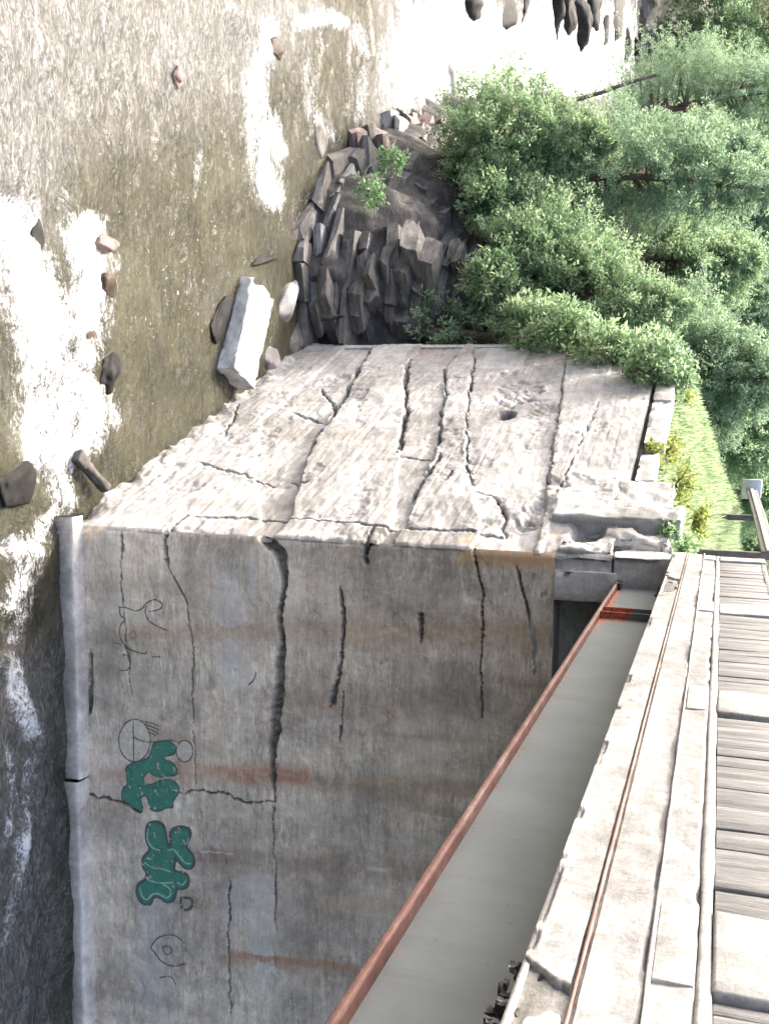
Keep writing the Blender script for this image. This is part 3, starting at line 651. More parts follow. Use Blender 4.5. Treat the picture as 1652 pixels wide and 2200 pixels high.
C = stain_shade_layers(WS, WZ, [
    ([(900, 755), (1200, 770)], .9, (.22, .16, .12), .5), ([(1230, 830), (1340, 850)], .7, (.33, .27, .2), .35), ([(1200, 960), (1150, 1000)], .35, (.42, .30, .18), .3),  # first entry paints the trees' shade on the far upper end
    ([(1190, 1150), (1000, 1160)], .2, (.5, .34, .18), .5), ([(190, 1110), (380, 960), (540, 830)], .35, (.20, .18, .15), .6),
    ([(1090, 880), (1090, 890)], .3, (.05, .06, .06), .9), ([(1120, 840), (1180, 850)], .5, (.35, .34, .33), .5), ([(1260, 1140), (1300, 1140)], .35, (.06, .07, .065), .9),
    ([(560, 1060), (480, 1060)], .9, (.42, .41, .39), .6), ([(1090, 970), (1100, 1020)], .9, (.44, .43, .41), .6), ([(700, 880), (760, 800)], .3, (.52, .52, .50), .6)], w_sz)
TN = lift_steps(WS, WZ)[1]; ta = np.clip(np.abs(TN)*1.5, 0, .5); tc = np.where((TN > 0)[..., None], (.43, .42, .40), (.20, .185, .17)); m_ = ta > C[..., 3]
C[m_, :3] = tc[m_]; C[..., 3] = np.maximum(C[..., 3], ta)
dk = np.clip(WDK, 0, 1)*.8; m_ = dk > C[..., 3]; C[m_, :3] = (.05, .048, .045); C[..., 3] = np.maximum(C[..., 3], dk)
attr_col(wing, 'stain_shade', C.reshape(-1, 4))
# bodies behind the faces
def prism(name, pts, z0, z1, mat, parent):
    n = len(pts); V = [(p[0], p[1], z0) for p in pts]+[(p[0], p[1], z1) for p in pts]
    F = [tuple(range(n))[::-1], tuple(range(n, 2*n))] + [(i, (i+1) % n, (i+1) % n+n, i+n) for i in range(n)]
    return obj(name, V, F, mat, parent)
c2 = CORNER[:2]; dw2, df2, nw2, nf2 = DW[:2], DF[:2], NW[:2], NF[:2]
prism('wall_core', [c2+dw2*.5-nw2*.32+df2*.1, c2+dw2*.5-nw2*1.1, c2+dw2*(WEND_S-.03)-nw2*1.1, c2+dw2*(WEND_S-.03)-nw2*.25], -.5, WTOP-.02, M['conc'], abut)
prism('wing_end', [c2+dw2*(WEND_S-.25)+nw2*-.02, c2+dw2*(WEND_S-.25)-nw2*1.1, c2+dw2*(WEND_S+.02)-nw2*1.1, c2+dw2*(WEND_S+.02)-nw2*.02], -.5, WTOP-.01, M['conc'], abut)
prism('wall_top', [c2+dw2*1.6-nw2*.12, c2+dw2*1.6-nw2*1.15, c2+dw2*(WEND_S-.01)-nw2*1.15, c2+dw2*(WEND_S-.01)-nw2*.12], WTOP-.3, WTOP+.006, M['conc'], abut)
# footing ledge along the foot of the front wall
def foot(name, s0, s1, zt, out, seed):
    s = np.linspace(s0, s1, max(int((s1-s0)/.03), 2)); prof = np.array([(-.02, zt-.0), (out*.35, zt-.0), (out*.8, zt-.008), (out*.97, zt-.02), (out, zt-.04), (out*1.01, zt-.10), (out*1.03, -.03), (out*1.1, -.7)])
    S, k = np.meshgrid(s, np.arange(len(prof)), indexing='ij'); O = prof[k, 0]; Zz = prof[k, 1]
    n = fbm(S*2.2, Zz*3, O*3, 4, seed); O = O + .02*n*(k > 1); Zz = Zz + .02*fbm(S*1.4, O*4, 0, 4, seed+3)*(k < 6) - .03*np.clip(fbm(S*2.5, k*.3, 0, 3, seed+6)-.4, 0, 1)*(k > 2)
    o = obj(name, (CORNER+S[..., None]*DF+Zz[..., None]*EZ+O[..., None]*NF).reshape(-1, 3), grid_faces(*S.shape, flip=True), M['foot'], abut)
    st = np.zeros(S.shape+(4,)); st[..., :3] = (.085, .08, .07); st[..., 3] = np.where(k >= 6, .75, np.where(k == 5, .35, 0))*.95
    st[..., :3] = np.where((k == 5)[..., None], (.13, .115, .10), st[..., :3])
    attr_col(o, 'stain_shade', st.reshape(-1, 4)); return o
M['foot'] = concrete('pale_footing_concrete', (.55, .50, .45), grain=.1, stain_shade=True)
foot('footing', -.22, 5.02, .30, .30, 3); foot('footing', 5.06, 13.0, .27, .34, 8)
prism('footing', [c2-df2*.22+nf2*.28, c2-df2*.22-nf2*.3, c2-df2*.20-nf2*.3, c2-df2*.20+nf2*.28], -.6, .25, M['foot'], abut)
# bridge seat, back wall and end block
M['end'] = concrete('end_block_concrete', (.40, .375, .34), grain=.2)  # even concrete tone of the end block and cheek wall
def fprism(name, s0, s1, o0, o1, z0, z1, mat, parent=abut, **kw):
    return worn_box(name, CORNER+DF*s0+NF*o1+EZ*z0, DF, -NF, EZ, (s1-s0, o1-o0, z1-z0), mat, parent, **kw)
fprism('bridge_seat', .03, 13.2, -1.35, -.012, FRONT_TOP-.4, FRONT_TOP+.004, M['pale'], bev=.03, rough=.012, seg=.3)
fprism('back_wall', .3, 13.2, -1.5, -.72, FRONT_TOP-.1, 10.42, M['conc'], rough=.01, seg=.4)
fprism('cheek_wall', .03, .42, -1.3, -.05, FRONT_TOP-.02, 10.38, M['end'], seed=4, rough=.03, chip=.25, seg=.05)
fprism('end_block', -.02, 13.2, -1.3, .02, 10.40, 11.30, M['end'], seed=9, rough=.02, seg=.12, chip=.05)
M['wing4'] = concrete('bleached_pier_concrete', (.34, .33, .315), grain=.2)
# coping stones and the pier on the wing
def wbox(name, s0, s1, o0, o1, z0, z1, mat, parent=abut, **kw):
    return worn_box(name, CORNER+DW*s0+NW*o0+EZ*z0, DW, NW, EZ, (s1-s0, o1-o0, z1-z0), mat, parent, **kw)
for s0, s1, dz, ch in ((8.1, 10.9, 0, .05), (5.35, 7.95, 0, .05), (3.35, 4.75, -.06, .25), (11.0, 12.5, 0, .1)):
    wbox('coping_stone', s0, s1, -.55, -.06, WTOP+.09, WTOP+.52+dz, M['wing2'] if 'wing2' in M else M['conc'], seed=int(s0*10), rough=.02, chip=ch)
wbox('coping_shadow', 2.2, 12.5, -.6, -.16, WTOP-.1, WTOP+.12, M['black'], rough=.005, seg=.5)  # black strip painting the shadow line under the coping stones
wbox('pier', 1.25, 1.85, -.3, .13, 9.2, 11.42, M['wing4'], seed=21, rough=.03, chip=.22, bev=.03, seg=.06)
wbox('pier_cap', 2.0, 3.2, -.45, -.02, 10.2, 11.2, M['wing4'], seed=25, rough=.05, chip=.4, seg=.06)
wbox('rubble_block', .62, 1.1, -.4, -.02, 10.2, 11.25, M['conc'], seed=27, rough=.06, chip=.5, seg=.05)
wbox('rubble_block', .12, .5, -.25, .03, 9.5, 10.35, M['conc'], seed=29, rough=.06, chip=.5, seg=.05)

# ------------------------------------------------------------------ steel girder
gird = empty('steel_girder', (2.75, 10, 10.45)); tag(gird, 'grey painted steel girder with rusty bottom flange under the deck edge', 'girder')
GY0, GY1, GXW, GZ0, GZ1 = -4.0, CORNER[1]-.05, 2.74, 10.50, 11.36
def rustfield(y, z):
    r = np.exp(-((y-GY1+2.62)/.42)**2)*1.0*(1-sstep(10.5, 11.2, z)*.55) + np.exp(-((y-GY1+1.5)/.18)**2)*.25
    r += (1-sstep(0, .16, z-GZ0))*(.35+.65*sstep(GY1-4.5, GY1-2, y)) + np.clip(1-(GY1-y)/.25, 0, 1)*.3*(1-sstep(10.5, 11, z))
    return r
y = np.linspace(GY0, GY1, 500); z = np.linspace(GZ0+.02, GZ1, 40); YY, ZZ = np.meshgrid(y, z, indexing='ij')
xx = GXW + .004*fbm(YY*.6, ZZ*1.2, 0, 3, 3)
web = obj('web', np.stack([xx, YY, ZZ], -1).reshape(-1, 3), grid_faces(*YY.shape, flip=True), M['girder'], gird, smooth=True); attr_f(web, 'rust', rustfield(YY, ZZ))
w2 = obj('web_back', *box_vf(GXW+.008, GXW+.022, GY0, GY1, GZ0+.02, GZ1), M['girder'], gird)
worn_box('bottom_flange', (2.625, GY0, GZ0-.02), EX, EY, EZ, (.26, GY1-GY0, .04), M['rustpale'], gird, seg=.5, bev=.008, rough=.004)
worn_box('top_flange', (2.58, GY0, GZ1), EX, EY, EZ, (.36, GY1-GY0, .04), M['girder'], gird, seg=.5, bev=.006, rough=.002)
for yy in (GY1-2.45, GY1-2.80):
    o = worn_box('stiffener', (2.635, yy, GZ0+.022), EX, EY, EZ, (.10, .02, GZ1-GZ0-.025), M['girder'], gird, seg=.04, bev=.003, rough=.003, seed=int(yy*7)); o['label'] = 'rusty vertical stiffener plate'
    zz_ = np.array([v.co.z for v in o.data.vertices]); attr_f(o, 'rust', .95*(1-sstep(10.75, 11.15, zz_)))
o = worn_box('bearing_plate', (2.635, GY1-.30, GZ0+.021), EX, EY, EZ, (.10, .30, .05), M['black'], gird, seg=.2, bev=.004, rough=.003)
o = worn_box('bearing_pedestal', (2.52, GY1-.02, FRONT_TOP+.01), EX, EY, EZ, (.5, .45, GZ0-.035-FRONT_TOP), M['end'], abut, rough=.01)

# ------------------------------------------------------------------ deck
deck = empty('bridge_deck', (DX, 10, 11.33)); tag(deck, 'pale concrete bridge deck edge with broken corner and brown steel strip', 'bridge deck')
DY0, DY1 = -4.0, 17.62
ZL1, ZL2, ZL3, ZL4 = 11.33, 11.55, 11.82, 12.03
spalls = [(d_yz(1450, 1255)[0], 1.1, 1.0), (d_yz(1185, 2150)[0], .36, 1.0), (3.2, .3, .6)]
def fascia(name, z0, z1, nz, setback, mat, lower):
    y = np.linspace(DY0, DY1, 1100); z = np.linspace(z0, z1, nz); YY, ZZ = np.meshgrid(y, z, indexing='ij')
    d = .006*fbm(YY*1.5, ZZ*4, 0, 4, nz) + .004*fbm(YY*9, ZZ*9, 0, 3, nz+1); stn = np.zeros(YY.shape+(4,))
    h = (ZZ-z0)/(z1-z0); zz2 = ZZ.copy()
    br = fbm(YY*3.2, ZZ*3, 0, 4, 71)
    if lower:
        for yc, w, dp in spalls:
            q = np.abs(YY-yc)/w + .75*h + .30*fbm(YY*5, ZZ*7, 0, 4, 5); m = dp*(1-sstep(.72, .95, q))
            d -= .20*m*(1+.5*fbm(YY*10, ZZ*12, 0, 3, 8)); zz2 += m*(1-h)*.10
            stn[..., :3] = np.where((m > stn[..., 3])[..., None], (.045, .043, .04), stn[..., :3]); stn[..., 3] = np.maximum(stn[..., 3], np.clip(m*2.0, 0, 1))
        d -= .03*np.clip(br-.3, 0, 1)*(h < .12); zz2 += .03*np.clip(br-.2, 0, 1)*(h < .08)
    else:
        edge = (h > .9)
        d -= .05*np.clip(br-.25, 0, 1)*edge; d -= .02*(h > .985)
    gy = (vnoise(YY*.45, 0*YY, 0, 4) > -.05)*1.0
    band = .62*gy*(1-sstep(.0, 1.2, np.abs(fbm(YY*.4, ZZ*2, 0, 3, 6))))
    m2 = band > stn[..., 3]; stn[m2, :3] = (.155, .152, .15); stn[..., 3] = np.maximum(stn[..., 3], band)
    o = obj(name, np.stack([DX+setback-d, YY, zz2], -1).reshape(-1, 3), grid_faces(*YY.shape, flip=True), mat, deck); attr_col(o, 'stain_shade', stn.reshape(-1, 4)); return o
fascia('slab_edge', ZL1, ZL2-.012, 16, 0, M['deck'], True)
fascia('upper_edge', ZL2+.028, ZL3, 16, .012, M['deck'], False)
fascia('kerb_face', ZL3+.002, ZL4-.03, 12, .03, M['deck'], False)
worn_box('slab', (DX+.03, DY0, ZL1+.02), EX, EY, EZ, (8.5, DY1-DY0-.01, ZL3-ZL1-.03), M['conc'], deck, seg=.9, rough=.0, bev=0)
worn_box('kerb', (DX+.075, DY0, ZL3-.02), EX, EY, EZ, (.45, DY1-DY0-.01, ZL4-ZL3-.0), M['pale'], deck, seg=.9, rough=.0, bev=0)
# the soffit and step edges
worn_box('soffit_edge', (DX+.012, DY0, ZL1-.004), EX, EY, EZ, (.5, DY1-DY0-.012, .03), M['conc'], deck, seg=.4, rough=.0, bev=0)
o = worn_box('ledge', (DX-.004, DY0, ZL3-.010), EX, EY, EZ, (.08, DY1-DY0, .016), M['pale'], deck, seg=.12, rough=.005, bev=.005, seed=3); o['label'] = 'flaking white edge of the step'
o = worn_box('steel_strip', (DX-.003, DY0, ZL2-.004), EX, EY, EZ, (.05, DY1-DY0+.01, .017), M['strip'], deck, seg=.3, rough=.003, bev=.009); o['label'] = 'brown steel strip let into the edge'
# broken aggregate lumps in the two spalls
k = 0
for yc, w, n_ in ((spalls[0][0], .5, 40), (spalls[1][0]-.05, .42, 110)):
    for i in range(n_):
        V, F = stone_vf(rng.uniform(.015, .05, 3), 7000+k, 1, .25); k += 1
        c = np.array([DX+rng.uniform(.04, .16), yc+rng.normal(0, w*.55), ZL1+rng.uniform(-.07, .12)])
        obj('aggregate', V+c, F, M['agg'], deck)

# ------------------------------------------------------------------ railing
rail = empty('bridge_railing', (DX+.2, 10, ZL4)); tag(rail, 'grey slatted bridge railing with broad pale posts on the kerb', 'railing')
RTOP = 12.70
posts = [(-.6, .1), (4.03, 4.74), (8.10, 8.80), (12.40, 13.03), (17.05, 17.55)]
worn_box('base_moulding', (DX+.03, DY0, ZL4-.03), EX, EY, EZ, (.30, DY1-DY0, .062), M['pale'], rail, seg=.3, rough=.006, bev=.016, seed=2)
for a_, b_ in posts:
    o = worn_box('post', (DX+.025, a_, ZL4+.034), EX, EY, EZ, (.34, b_-a_, RTOP-ZL4+.02), M['pale'], rail, seg=.15, rough=.008, bev=.015, seed=int(a_*5+9))
    worn_box('post_base', (DX+.014, a_, ZL3+.008), EX, EY, EZ, (.2, b_-a_, ZL4-ZL3-.042), M['pale'], rail, seg=.12, rough=.006, bev=.008, seed=int(a_*3+9))
for i in range(len(posts)-1):
    y = posts[i][1]+.02; y1 = posts[i+1][0]-.02
    while y < y1-.04:
        w = min(rng.uniform(.16, .36), y1-y)
        worn_box('slat', (DX+.055+rng.uniform(-.007, .007), y, ZL4+.034), EX, EY, EZ, (.05, w, RTOP-ZL4-.06), M['slat'], rail, seg=.7, rough=.006, bev=.008, seed=int(y*31))
        y += w + rng.uniform(.004, .010)
worn_box('top_rail', (DX+.05, posts[0][0], RTOP-.03), EX, EY, EZ, (.22, DY1-posts[0][0]-.1, .07), M['slat'], rail, seg=.3, rough=.005, bev=.01)
worn_box('backing_board', (DX+.105, posts[0][0], ZL4+.03), EX, EY, EZ, (.04, DY1-posts[0][0]-.1, RTOP-ZL4-.08), M['slat'], rail, seg=1, rough=0, bev=0)

# ------------------------------------------------------------------ guard rail on the approach
gr = empty('guard_rail', (2.7, 22, 12.2)); tag(gr, 'dark roadside guard rail with a grey end piece beyond the grass', 'guard rail')
PTS = [at_dist(1652, 1185, 20.5), at_dist(1630, 1105, 26), at_dist(1613, 1050, 33)]
for p, q in zip(PTS[:-1], PTS[1:]):
    d = q-p; L = np.linalg.norm(d); d = d/L; nn = np.cross(d, EZ); nn /= np.linalg.norm(nn); uu = np.cross(nn, d)
    worn_box('beam', p-uu*.15, d, nn, uu, (L-.02, .06, .30), M['darkrail'], gr, seg=.5, bev=.02, rough=.004)
    worn_box('beam_fold', p-uu*.05-nn*.03, d, nn, uu, (L-.02, .03, .10), M['galv'], gr, seg=.5, bev=.01, rough=.004)
for p in PTS:
    worn_box('post', np.array([p[0]+.03, p[1], p[2]-1.3]), EX, EY, EZ, (.14, .14, 1.4), M['darkrail'], gr, seg=.5, rough=.006)
worn_box('end_piece', PTS[-1]+np.array([-.30, -.12, -.30]), EX, EY, EZ, (.6, .18, .60), M['galv'], gr, seg=.3, bev=.05, rough=.02)

# ------------------------------------------------------------------ fallen slab and boulders
def tilted_slab(name, pts, zt, th, mat, label, cat):
    """four top corners given on the photograph, on a plane zt above the water"""
    top = [on_water(x, y, zz) for (x, y), zz in zip(pts, zt)]; ctr = np.mean(top, 0)
    e1 = (top[1]-top[0]+top[2]-top[3])/2; e2 = (top[3]-top[0]+top[2]-top[1])/2
    l1, l2 = np.linalg.norm(e1), np.linalg.norm(e2); e1 /= l1; e2 = e2-e1*(e2@e1); e2 /= np.linalg.norm(e2); e3 = np.cross(e1, e2)
    if e3[2] < 0: e3 = -e3; 
    if np.cross(e1, e2)@e3 < 0: e1, e2, l1, l2 = e2, e1, l2, l1
    o = worn_box(name, ctr-e1*l1/2-e2*l2/2-e3*th, e1, e2, e3, (l1, l2, th), mat, None, seg=.06, bev=.025, rough=.035, seed=11, chip=.22)
    return tag(o, label, cat)
tilted_slab('concrete_slab', [(556, 612), (600, 657), (536, 826), (492, 770)], [.42, .52, .52, .42], .55, M['slab'], 'fallen white concrete slab lying at the water edge by the wing wall', 'slab')
def boulder(name, x, y, size, mat, label, seed, z=0.05, flat=.7, rot=0):
    bm = bmesh.new(); bmesh.ops.create_icosphere(bm, subdivisions=4, radius=1.0)
    P = np.array([v.co for v in bm.verts]); n = fbm(P[:, 0]*1.3+seed, P[:, 1]*1.3, P[:, 2]*1.3, 4, seed); 
    r = np.random.default_rng(seed)
    P = P*(1+.28*n)[:, None]
    for _ in range(7):                                        # planes of fracture
        d = r.normal(size=3); d /= np.linalg.norm(d); h = r.uniform(.62, .9); t = P@d; P = P-np.outer(np.clip(t-h, 0, None)*.85, d)
    P = P*np.array([size[0], size[1], size[2]]); ca, sa = math.cos(rot), math.sin(rot)
    P = np.stack([P[:, 0]*ca-P[:, 1]*sa, P[:, 0]*sa+P[:, 1]*ca, P[:, 2]], 1)
    F = [[v.index for v in f.verts] for f in bm.faces]; bm.free(); c = on_water(x, y, z) - np.array([0, 0, size[2]*.55])
    o = obj(name, P+c, F, mat, smooth=True); tag(o, label, 'rock', 'rocks in the river'); return o
for x, y, sz, mt, lb, rot in (
    (180, 728, (.40, .62, .36), 'wet', 'brown rounded boulder with a dark wet side in the white rapid', .3),
    (238, 608, (.30, .30, .17), 'wet', 'small orange rock poking out beside the rapid', 0),
    (238, 525, (.16, .42, .16), 'rockred', 'pinkish flat rock at the upper edge of the rapid', .2),
    (240, 798, (.36, .42, .24), 'wetdark', 'dark rock under the foot of the brown boulder rapid', .9),
    (85, 508, (.34, .22, .12), 'wetdark', 'small black rock in the foam near the left edge', 0),
    (597, 100, (.34, .52, .30), 'wet', 'orange rock splitting the far current below the white water', .1),
    (385, 165, (.28, .28, .13), 'rockred', 'small reddish rock alone in the grey water', 0),
    (40, 1045, (.5, .6, .12), 'wetdark', 'black lump standing for the dark water of the trough beside the footing', .5),  # dark lump stands for the dark trough water, not a rock
    (985, 190, (1.3, 1.5, .75), 'rockpale', 'big grey rock at the far water edge below the cedars', .3),
    (565, 560, (.16, .9, .16), 'wetdark', 'narrow dark rock above the white slab', .25),
    (478, 690, (.35, .8, .10), 'wetdark', 'low dark rock awash beside the white slab', .9),
    (625, 650, (.55, 1.0, .55), 'rockpale', 'pale grey rock between white slab and ledges', .5),
    (645, 730, (.5, .9, .45), 'rock', 'dark rock wedged between the slab and the wing wall', .7),
    (588, 770, (.35, .6, .4), 'rockpale', 'small pale rock behind the lower end of the slab', .2),
    (690, 300, (.7, .5, .2), 'rock', 'flat dark rock at the point of the ledges', 0)):
    boulder('boulder', x, y, sz, M[mt], lb, int(x*3+y), rot=rot)
for k, (x, y, a_, b_, h) in enumerate(((1020, 6, 1.0, 1.4, .9), (1090, 12, 1.0, 2.2, 1.2), (1130, 0, .9, 1.6, .9), (1195, 28, 1.7, 2.8, 1.8), (1215, 5, 1.8, 2.5, 2.0), (1245, 52, 1.5, 3.2, 1.7), (1275, 18, 2.0, 3.5, 1.9), (1300, 70, 1.7, 3.0, 1.6), (1325, 35, 2.2, 3.6, 2.2), (1345, 95, 1.6, 3.2, 1.7), (1365, 120, 1.5, 3.0, 1.6), (1375, 60, 2.2, 4.0, 2.5))):
    boulder('boulder', x, y, (a_, b_, h), M['wetdark'], 'dark jagged rock standing in the far white water', 500+k*3, rot=.3+k*.5)
pole = empty('dead_pole', tuple(at_dist(1190, 217, 44))); tag(pole, 'bare grey dead trunk leaning out over the white water', 'dead tree')
def lean_pole():
    p, q = at_dist(1170, 222, 44), at_dist(1412, 168, 44); t = np.linspace(0, 1, 7)[:, None]; pts = p+(q-p)*t+.12*np.sin(t*5)*np.array([1, 0, .4])
    V, F = tube(pts, np.linspace(.12, .06, 7)); obj('trunk', V, F, M['bark'], pole, smooth=True)
    for f, d in ((.45, (-.9, 0, .5)), (.62, (.6, .3, .7)), (.8, (-.7, .2, .8))):
        b0 = p+(q-p)*f; V, F = tube([b0, b0+np.array(d)*.6, b0+np.array(d)*1.3+[0, 0, .2]], [.035, .02, .01], 5); obj('branch', V, F, M['bark'], pole, smooth=True)
# a dark timber leaning into the water at the wing wall foot
tb = empty('driftwood_timber', tuple(on_water(200, 1030))); tag(tb, 'dark wet timber stub jammed against the foot of the wing wall', 'timber')
p, q = on_water(172, 985, .18), on_water(232, 1052, .30); d = q-p; L = np.linalg.norm(d); d /= L; nn = np.cross(EZ, d); nn /= np.linalg.norm(nn)
worn_box('beam', p-nn*.09-EZ*.12, d, nn, np.cross(d, nn), (L, .18, .2), M['deadwood'], tb, seg=.1, rough=.02, bev=.03, chip=.2)
worn_box('broken_end', p-nn*.14-EZ*.10-d*.1, d, nn, np.cross(d, nn), (.3, .26, .2), M['deadwood'], tb, seg=.08, rough=.03, bev=.03, chip=.35, seed=4)

# ------------------------------------------------------------------ trees
def leaf_mesh(C, Dr, L, W, tone):
    """diamond leaves at C pointing along Dr"""
    n = len(C); Dr = Dr/np.linalg.norm(Dr, axis=1)[:, None]
    t = rng.normal(size=(n, 3)); S = np.cross(Dr, t); S /= np.linalg.norm(S, axis=1)[:, None]+1e-9
    L = np.asarray(L)[:, None]; W = np.asarray(W)[:, None]
    N = np.cross(S, Dr)
    V = np.stack([C, C+Dr*L*.5+S*W+N*W*.3, C+Dr*L, C+Dr*L*.5-S*W+N*W*.3], 1).reshape(-1, 3)
    F = np.arange(4*n).reshape(-1, 4); return V, F, np.repeat(tone, 4)
def tube(pts, rad, n=7):
    pts = np.asarray(pts, float); V = []; F = []
    for i, p in enumerate(pts):
        d = pts[min(i+1, len(pts)-1)]-pts[max(i-1, 0)]; d /= np.linalg.norm(d)+1e-9
        a_ = np.cross(d, [.3, .1, .9] if abs(d[2]) < .9 else [1, 0, 0]); a_ /= np.linalg.norm(a_); b_ = np.cross(d, a_)
        for k in range(n): t = 2*math.pi*k/n; V.append(p+rad[i]*(a_*math.cos(t)+b_*math.sin(t)))
    for i in range(len(pts)-1):
        for k in range(n): F.append((i*n+k, i*n+(k+1) % n, (i+1)*n+(k+1) % n, (i+1)*n+k))
    return V, F
lean_pole()
def cedar(x, y, h, r, mat, label, seed, nb=200, lean=(0, 0), base_z=None, skirt=.06, shape='cedar', leaf=1.0, name='cedar_tree', group='trees on the bank', lt=10):
    rg = np.random.default_rng(seed); z0 = float(terrain_z(np.array([x]), np.array([y]))[0]) - .1 if base_z is None else base_z
    t = empty(name, (x, y, z0)); tag(t, label, 'tree', group); B = np.array([x, y, z0])
    hs = np.linspace(0, 1, 9); wob = np.stack([lean[0]*hs*h + .04*h*np.sin(hs*4+seed), lean[1]*hs*h + .04*h*np.cos(hs*3+seed), hs*h], 1)
    V, F = tube(B+wob, .022*h*(1-.88*hs)+.02); obj('trunk', V, F, M['bark'], t, smooth=True)
    def axis(f): return np.array([np.interp(f, hs, wob[:, k]) for k in range(3)])
    LC, LD, LT = [], [], []; bV, bF = [], []
    for b in range(nb):
        f = skirt + (1-skirt)*rg.random()**.85
        if shape == 'cedar': prof = (1-f)**.62*(.55+.9*min(f/.25, 1)*.5+.25)
        else: prof = math.sin(math.pi*min(max(f*.92+.06, 0), 1))**.6
        az = rg.uniform(0, 2*math.pi); lump = 1+.35*vnoise(np.array([az*1.3+seed]), np.array([f*5]), 0, seed)[0]
        R_ = r*prof*lump*rg.uniform(.75, 1.1)
        if R_ < .12: R_ = .12
        d = np.array([math.cos(az), math.sin(az), rg.uniform(-.1, .55)]); d /= np.linalg.norm(d)
        o = B+axis(f); nT = max(3, int(R_/.20/leaf)+1)
        for k in range(nT):
            u = (k+.6)/nT
            if u < .28: continue
            p = o + d*R_*u + np.array([0, 0, -.22*R_*u*u*rg.uniform(.3, 1.4)]) + rg.normal(0, .07*leaf, 3)
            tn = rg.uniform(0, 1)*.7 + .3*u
            n = lt
            dd = d[None]*.8 + rg.normal(0, .75, (n, 3)) + np.array([0, 0, rg.uniform(-.5, .35)])
            LC.append(p + rg.normal(0, .10*leaf, (n, 3))); LD.append(dd); LT.append(np.clip(tn+rg.normal(0, .12, n), 0, 1))
        if b % 4 == 0 and R_ > .5:
            v, fc = tube([o, o+d*R_*.5+[0, 0, -.03], o+d*R_*.85+[0, 0, -.16*R_]], [.012*h*(1-f)+.014, .018, .008], 5)
            n0 = len(bV); bV += v; bF += [tuple(i+n0 for i in q) for q in fc]
    LC, LD, LT = np.vstack(LC), np.vstack(LD), np.concatenate(LT); n = len(LC)
    V, F, T = leaf_mesh(LC, LD, rg.uniform(.12, .26, n)*leaf, rg.uniform(.022, .05, n)*leaf, LT)
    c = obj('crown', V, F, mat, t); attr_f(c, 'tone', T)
    if bV: tag(obj('limbs', bV, bF, M['bark'], t, smooth=True), kind='stuff')
    return t
def tree_at(px, py, Yd, **kw):
    p = at_dist(px, py, Yd); return p[0], p[1]
specs = [ # py of the trunk, distance, top px, radius, material, label
    (300, 36.0, 1330, 2.3, 'cedar', 'bright green cedar at the upper edge of the thicket next to the white water'),
    (440, 35.5, 1290, 2.2, 'cedar', 'bushy cedar low on the bank above the dark ledges'),
    (400, 38.0, 1700, 2.4, 'cedar2', 'tall cedar whose brown trunk shows above the thicket'),
    (560, 33.5, 1340, 2.0, 'cedar2', 'dense cedar in the middle of the thicket beyond the wing wall'),
    (640, 33.0, 1500, 2.4, 'cedar', 'broad cedar behind the end of the wing wall'),
    (735, 31.0, 1480, 1.5, 'cedar2', 'cedar drooping over the top of the wing wall'),
    (560, 42.0, 1640, 2.8, 'cedar', 'pale cedar higher on the bank behind the tall trunk'),
    (800, 36.0, 1720, 2.6, 'cedar2', 'cedar at the far end of the bright grass strip'),
    (900, 42.0, 1740, 2.8, 'cedar', 'leafy tree behind the grass at the right edge'),
    (345, 46.0, 1640, 3.0, 'cedar2', 'cedar leaning towards the water in the upper corner'),
    (680, 48.0, 1760, 3.4, 'cedar2', 'large cedar behind the grass strip thicket'),
    (1010, 50.0, 1740, 3.0, 'cedar', 'pale tree beyond the grey guard rail end piece'),
    (400, 52.0, 1690, 3.2, 'cedar', 'pale green cedar in the upper corner behind the tall trunk'),
    (240, 78.0, 1790, 4.6, 'cedar2', 'dark cedar at the head of the near bank above the far water'),
    (300, 98.0, 1800, 6.0, 'cedar', 'pale leafy tree far up the bank at the right edge'),
    (480, 60.0, 1760, 4.2, 'cedar2', 'tall cedar far back between the two nearer trunks'),
    (780, 62.0, 1760, 4.2, 'cedar', 'big pale tree far behind the grass strip'),
    (1100, 60.0, 1760, 4.0, 'cedar2', 'dark tree far behind the guard rail')]
for i, (py, Yd, top, r, mt, lb) in enumerate(specs):
    p = at_dist(1400, py, Yd); zt = at_dist(top, py, Yd)[2]; zb = float(terrain_z(np.array([p[0]]), np.array([p[1]]))[0])
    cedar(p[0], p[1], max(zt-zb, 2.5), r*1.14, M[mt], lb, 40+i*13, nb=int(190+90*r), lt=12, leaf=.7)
# low shrubs hanging over the ledges
for i, (px, py, Yd, h, r, lb) in enumerate(((1110, 520, 32, 1.6, 1.0, 'low green shrub hanging over the dark ledges'), (1030, 420, 33.5, 1.6, 1.0, 'low shrub above the green tuft on the ledges'), (1040, 590, 30.5, 1.4, .8, 'small dark shrub in the shade beside the wing wall end'), (1130, 690, 29.5, 1.4, .8, 'low shrub at the far end of the wing wall'), (1000, 300, 36, 1.6, 1.3, 'low shrub on the point above the white water'), (1180, 720, 28.6, 2.4, .9, 'ragged shrub leaning over the wing wall end'), (1290, 760, 27.5, 2.0, .8, 'dark shrub at the top corner of the wing wall'),
        (1400, 800, 26.0, 1.6, .8, 'shrub spilling over the coping at the end of the grass'))):
    p = at_dist(px, py, Yd); cedar(p[0], p[1], h, r, M['cedar'], lb, 300+i*7, nb=90, shape='round', name='shrub', group='shrubs on the bank', lt=11, base_z=p[2]-h*.45)
for px, py, z_, lb in ((828, 345, 1.9, 'tuft of bright green leaves on the ledge point'), (790, 410, 1.6, 'bluish green plant growing on the dark ledge')):
    p = on_water(px, py, z_); cedar(p[0], p[1], .7, .5, M['weed'], lb, int(px), nb=26, shape='round', name='ledge_plant', group='plants on the ledges', base_z=z_-.2, leaf=.8, lt=8)
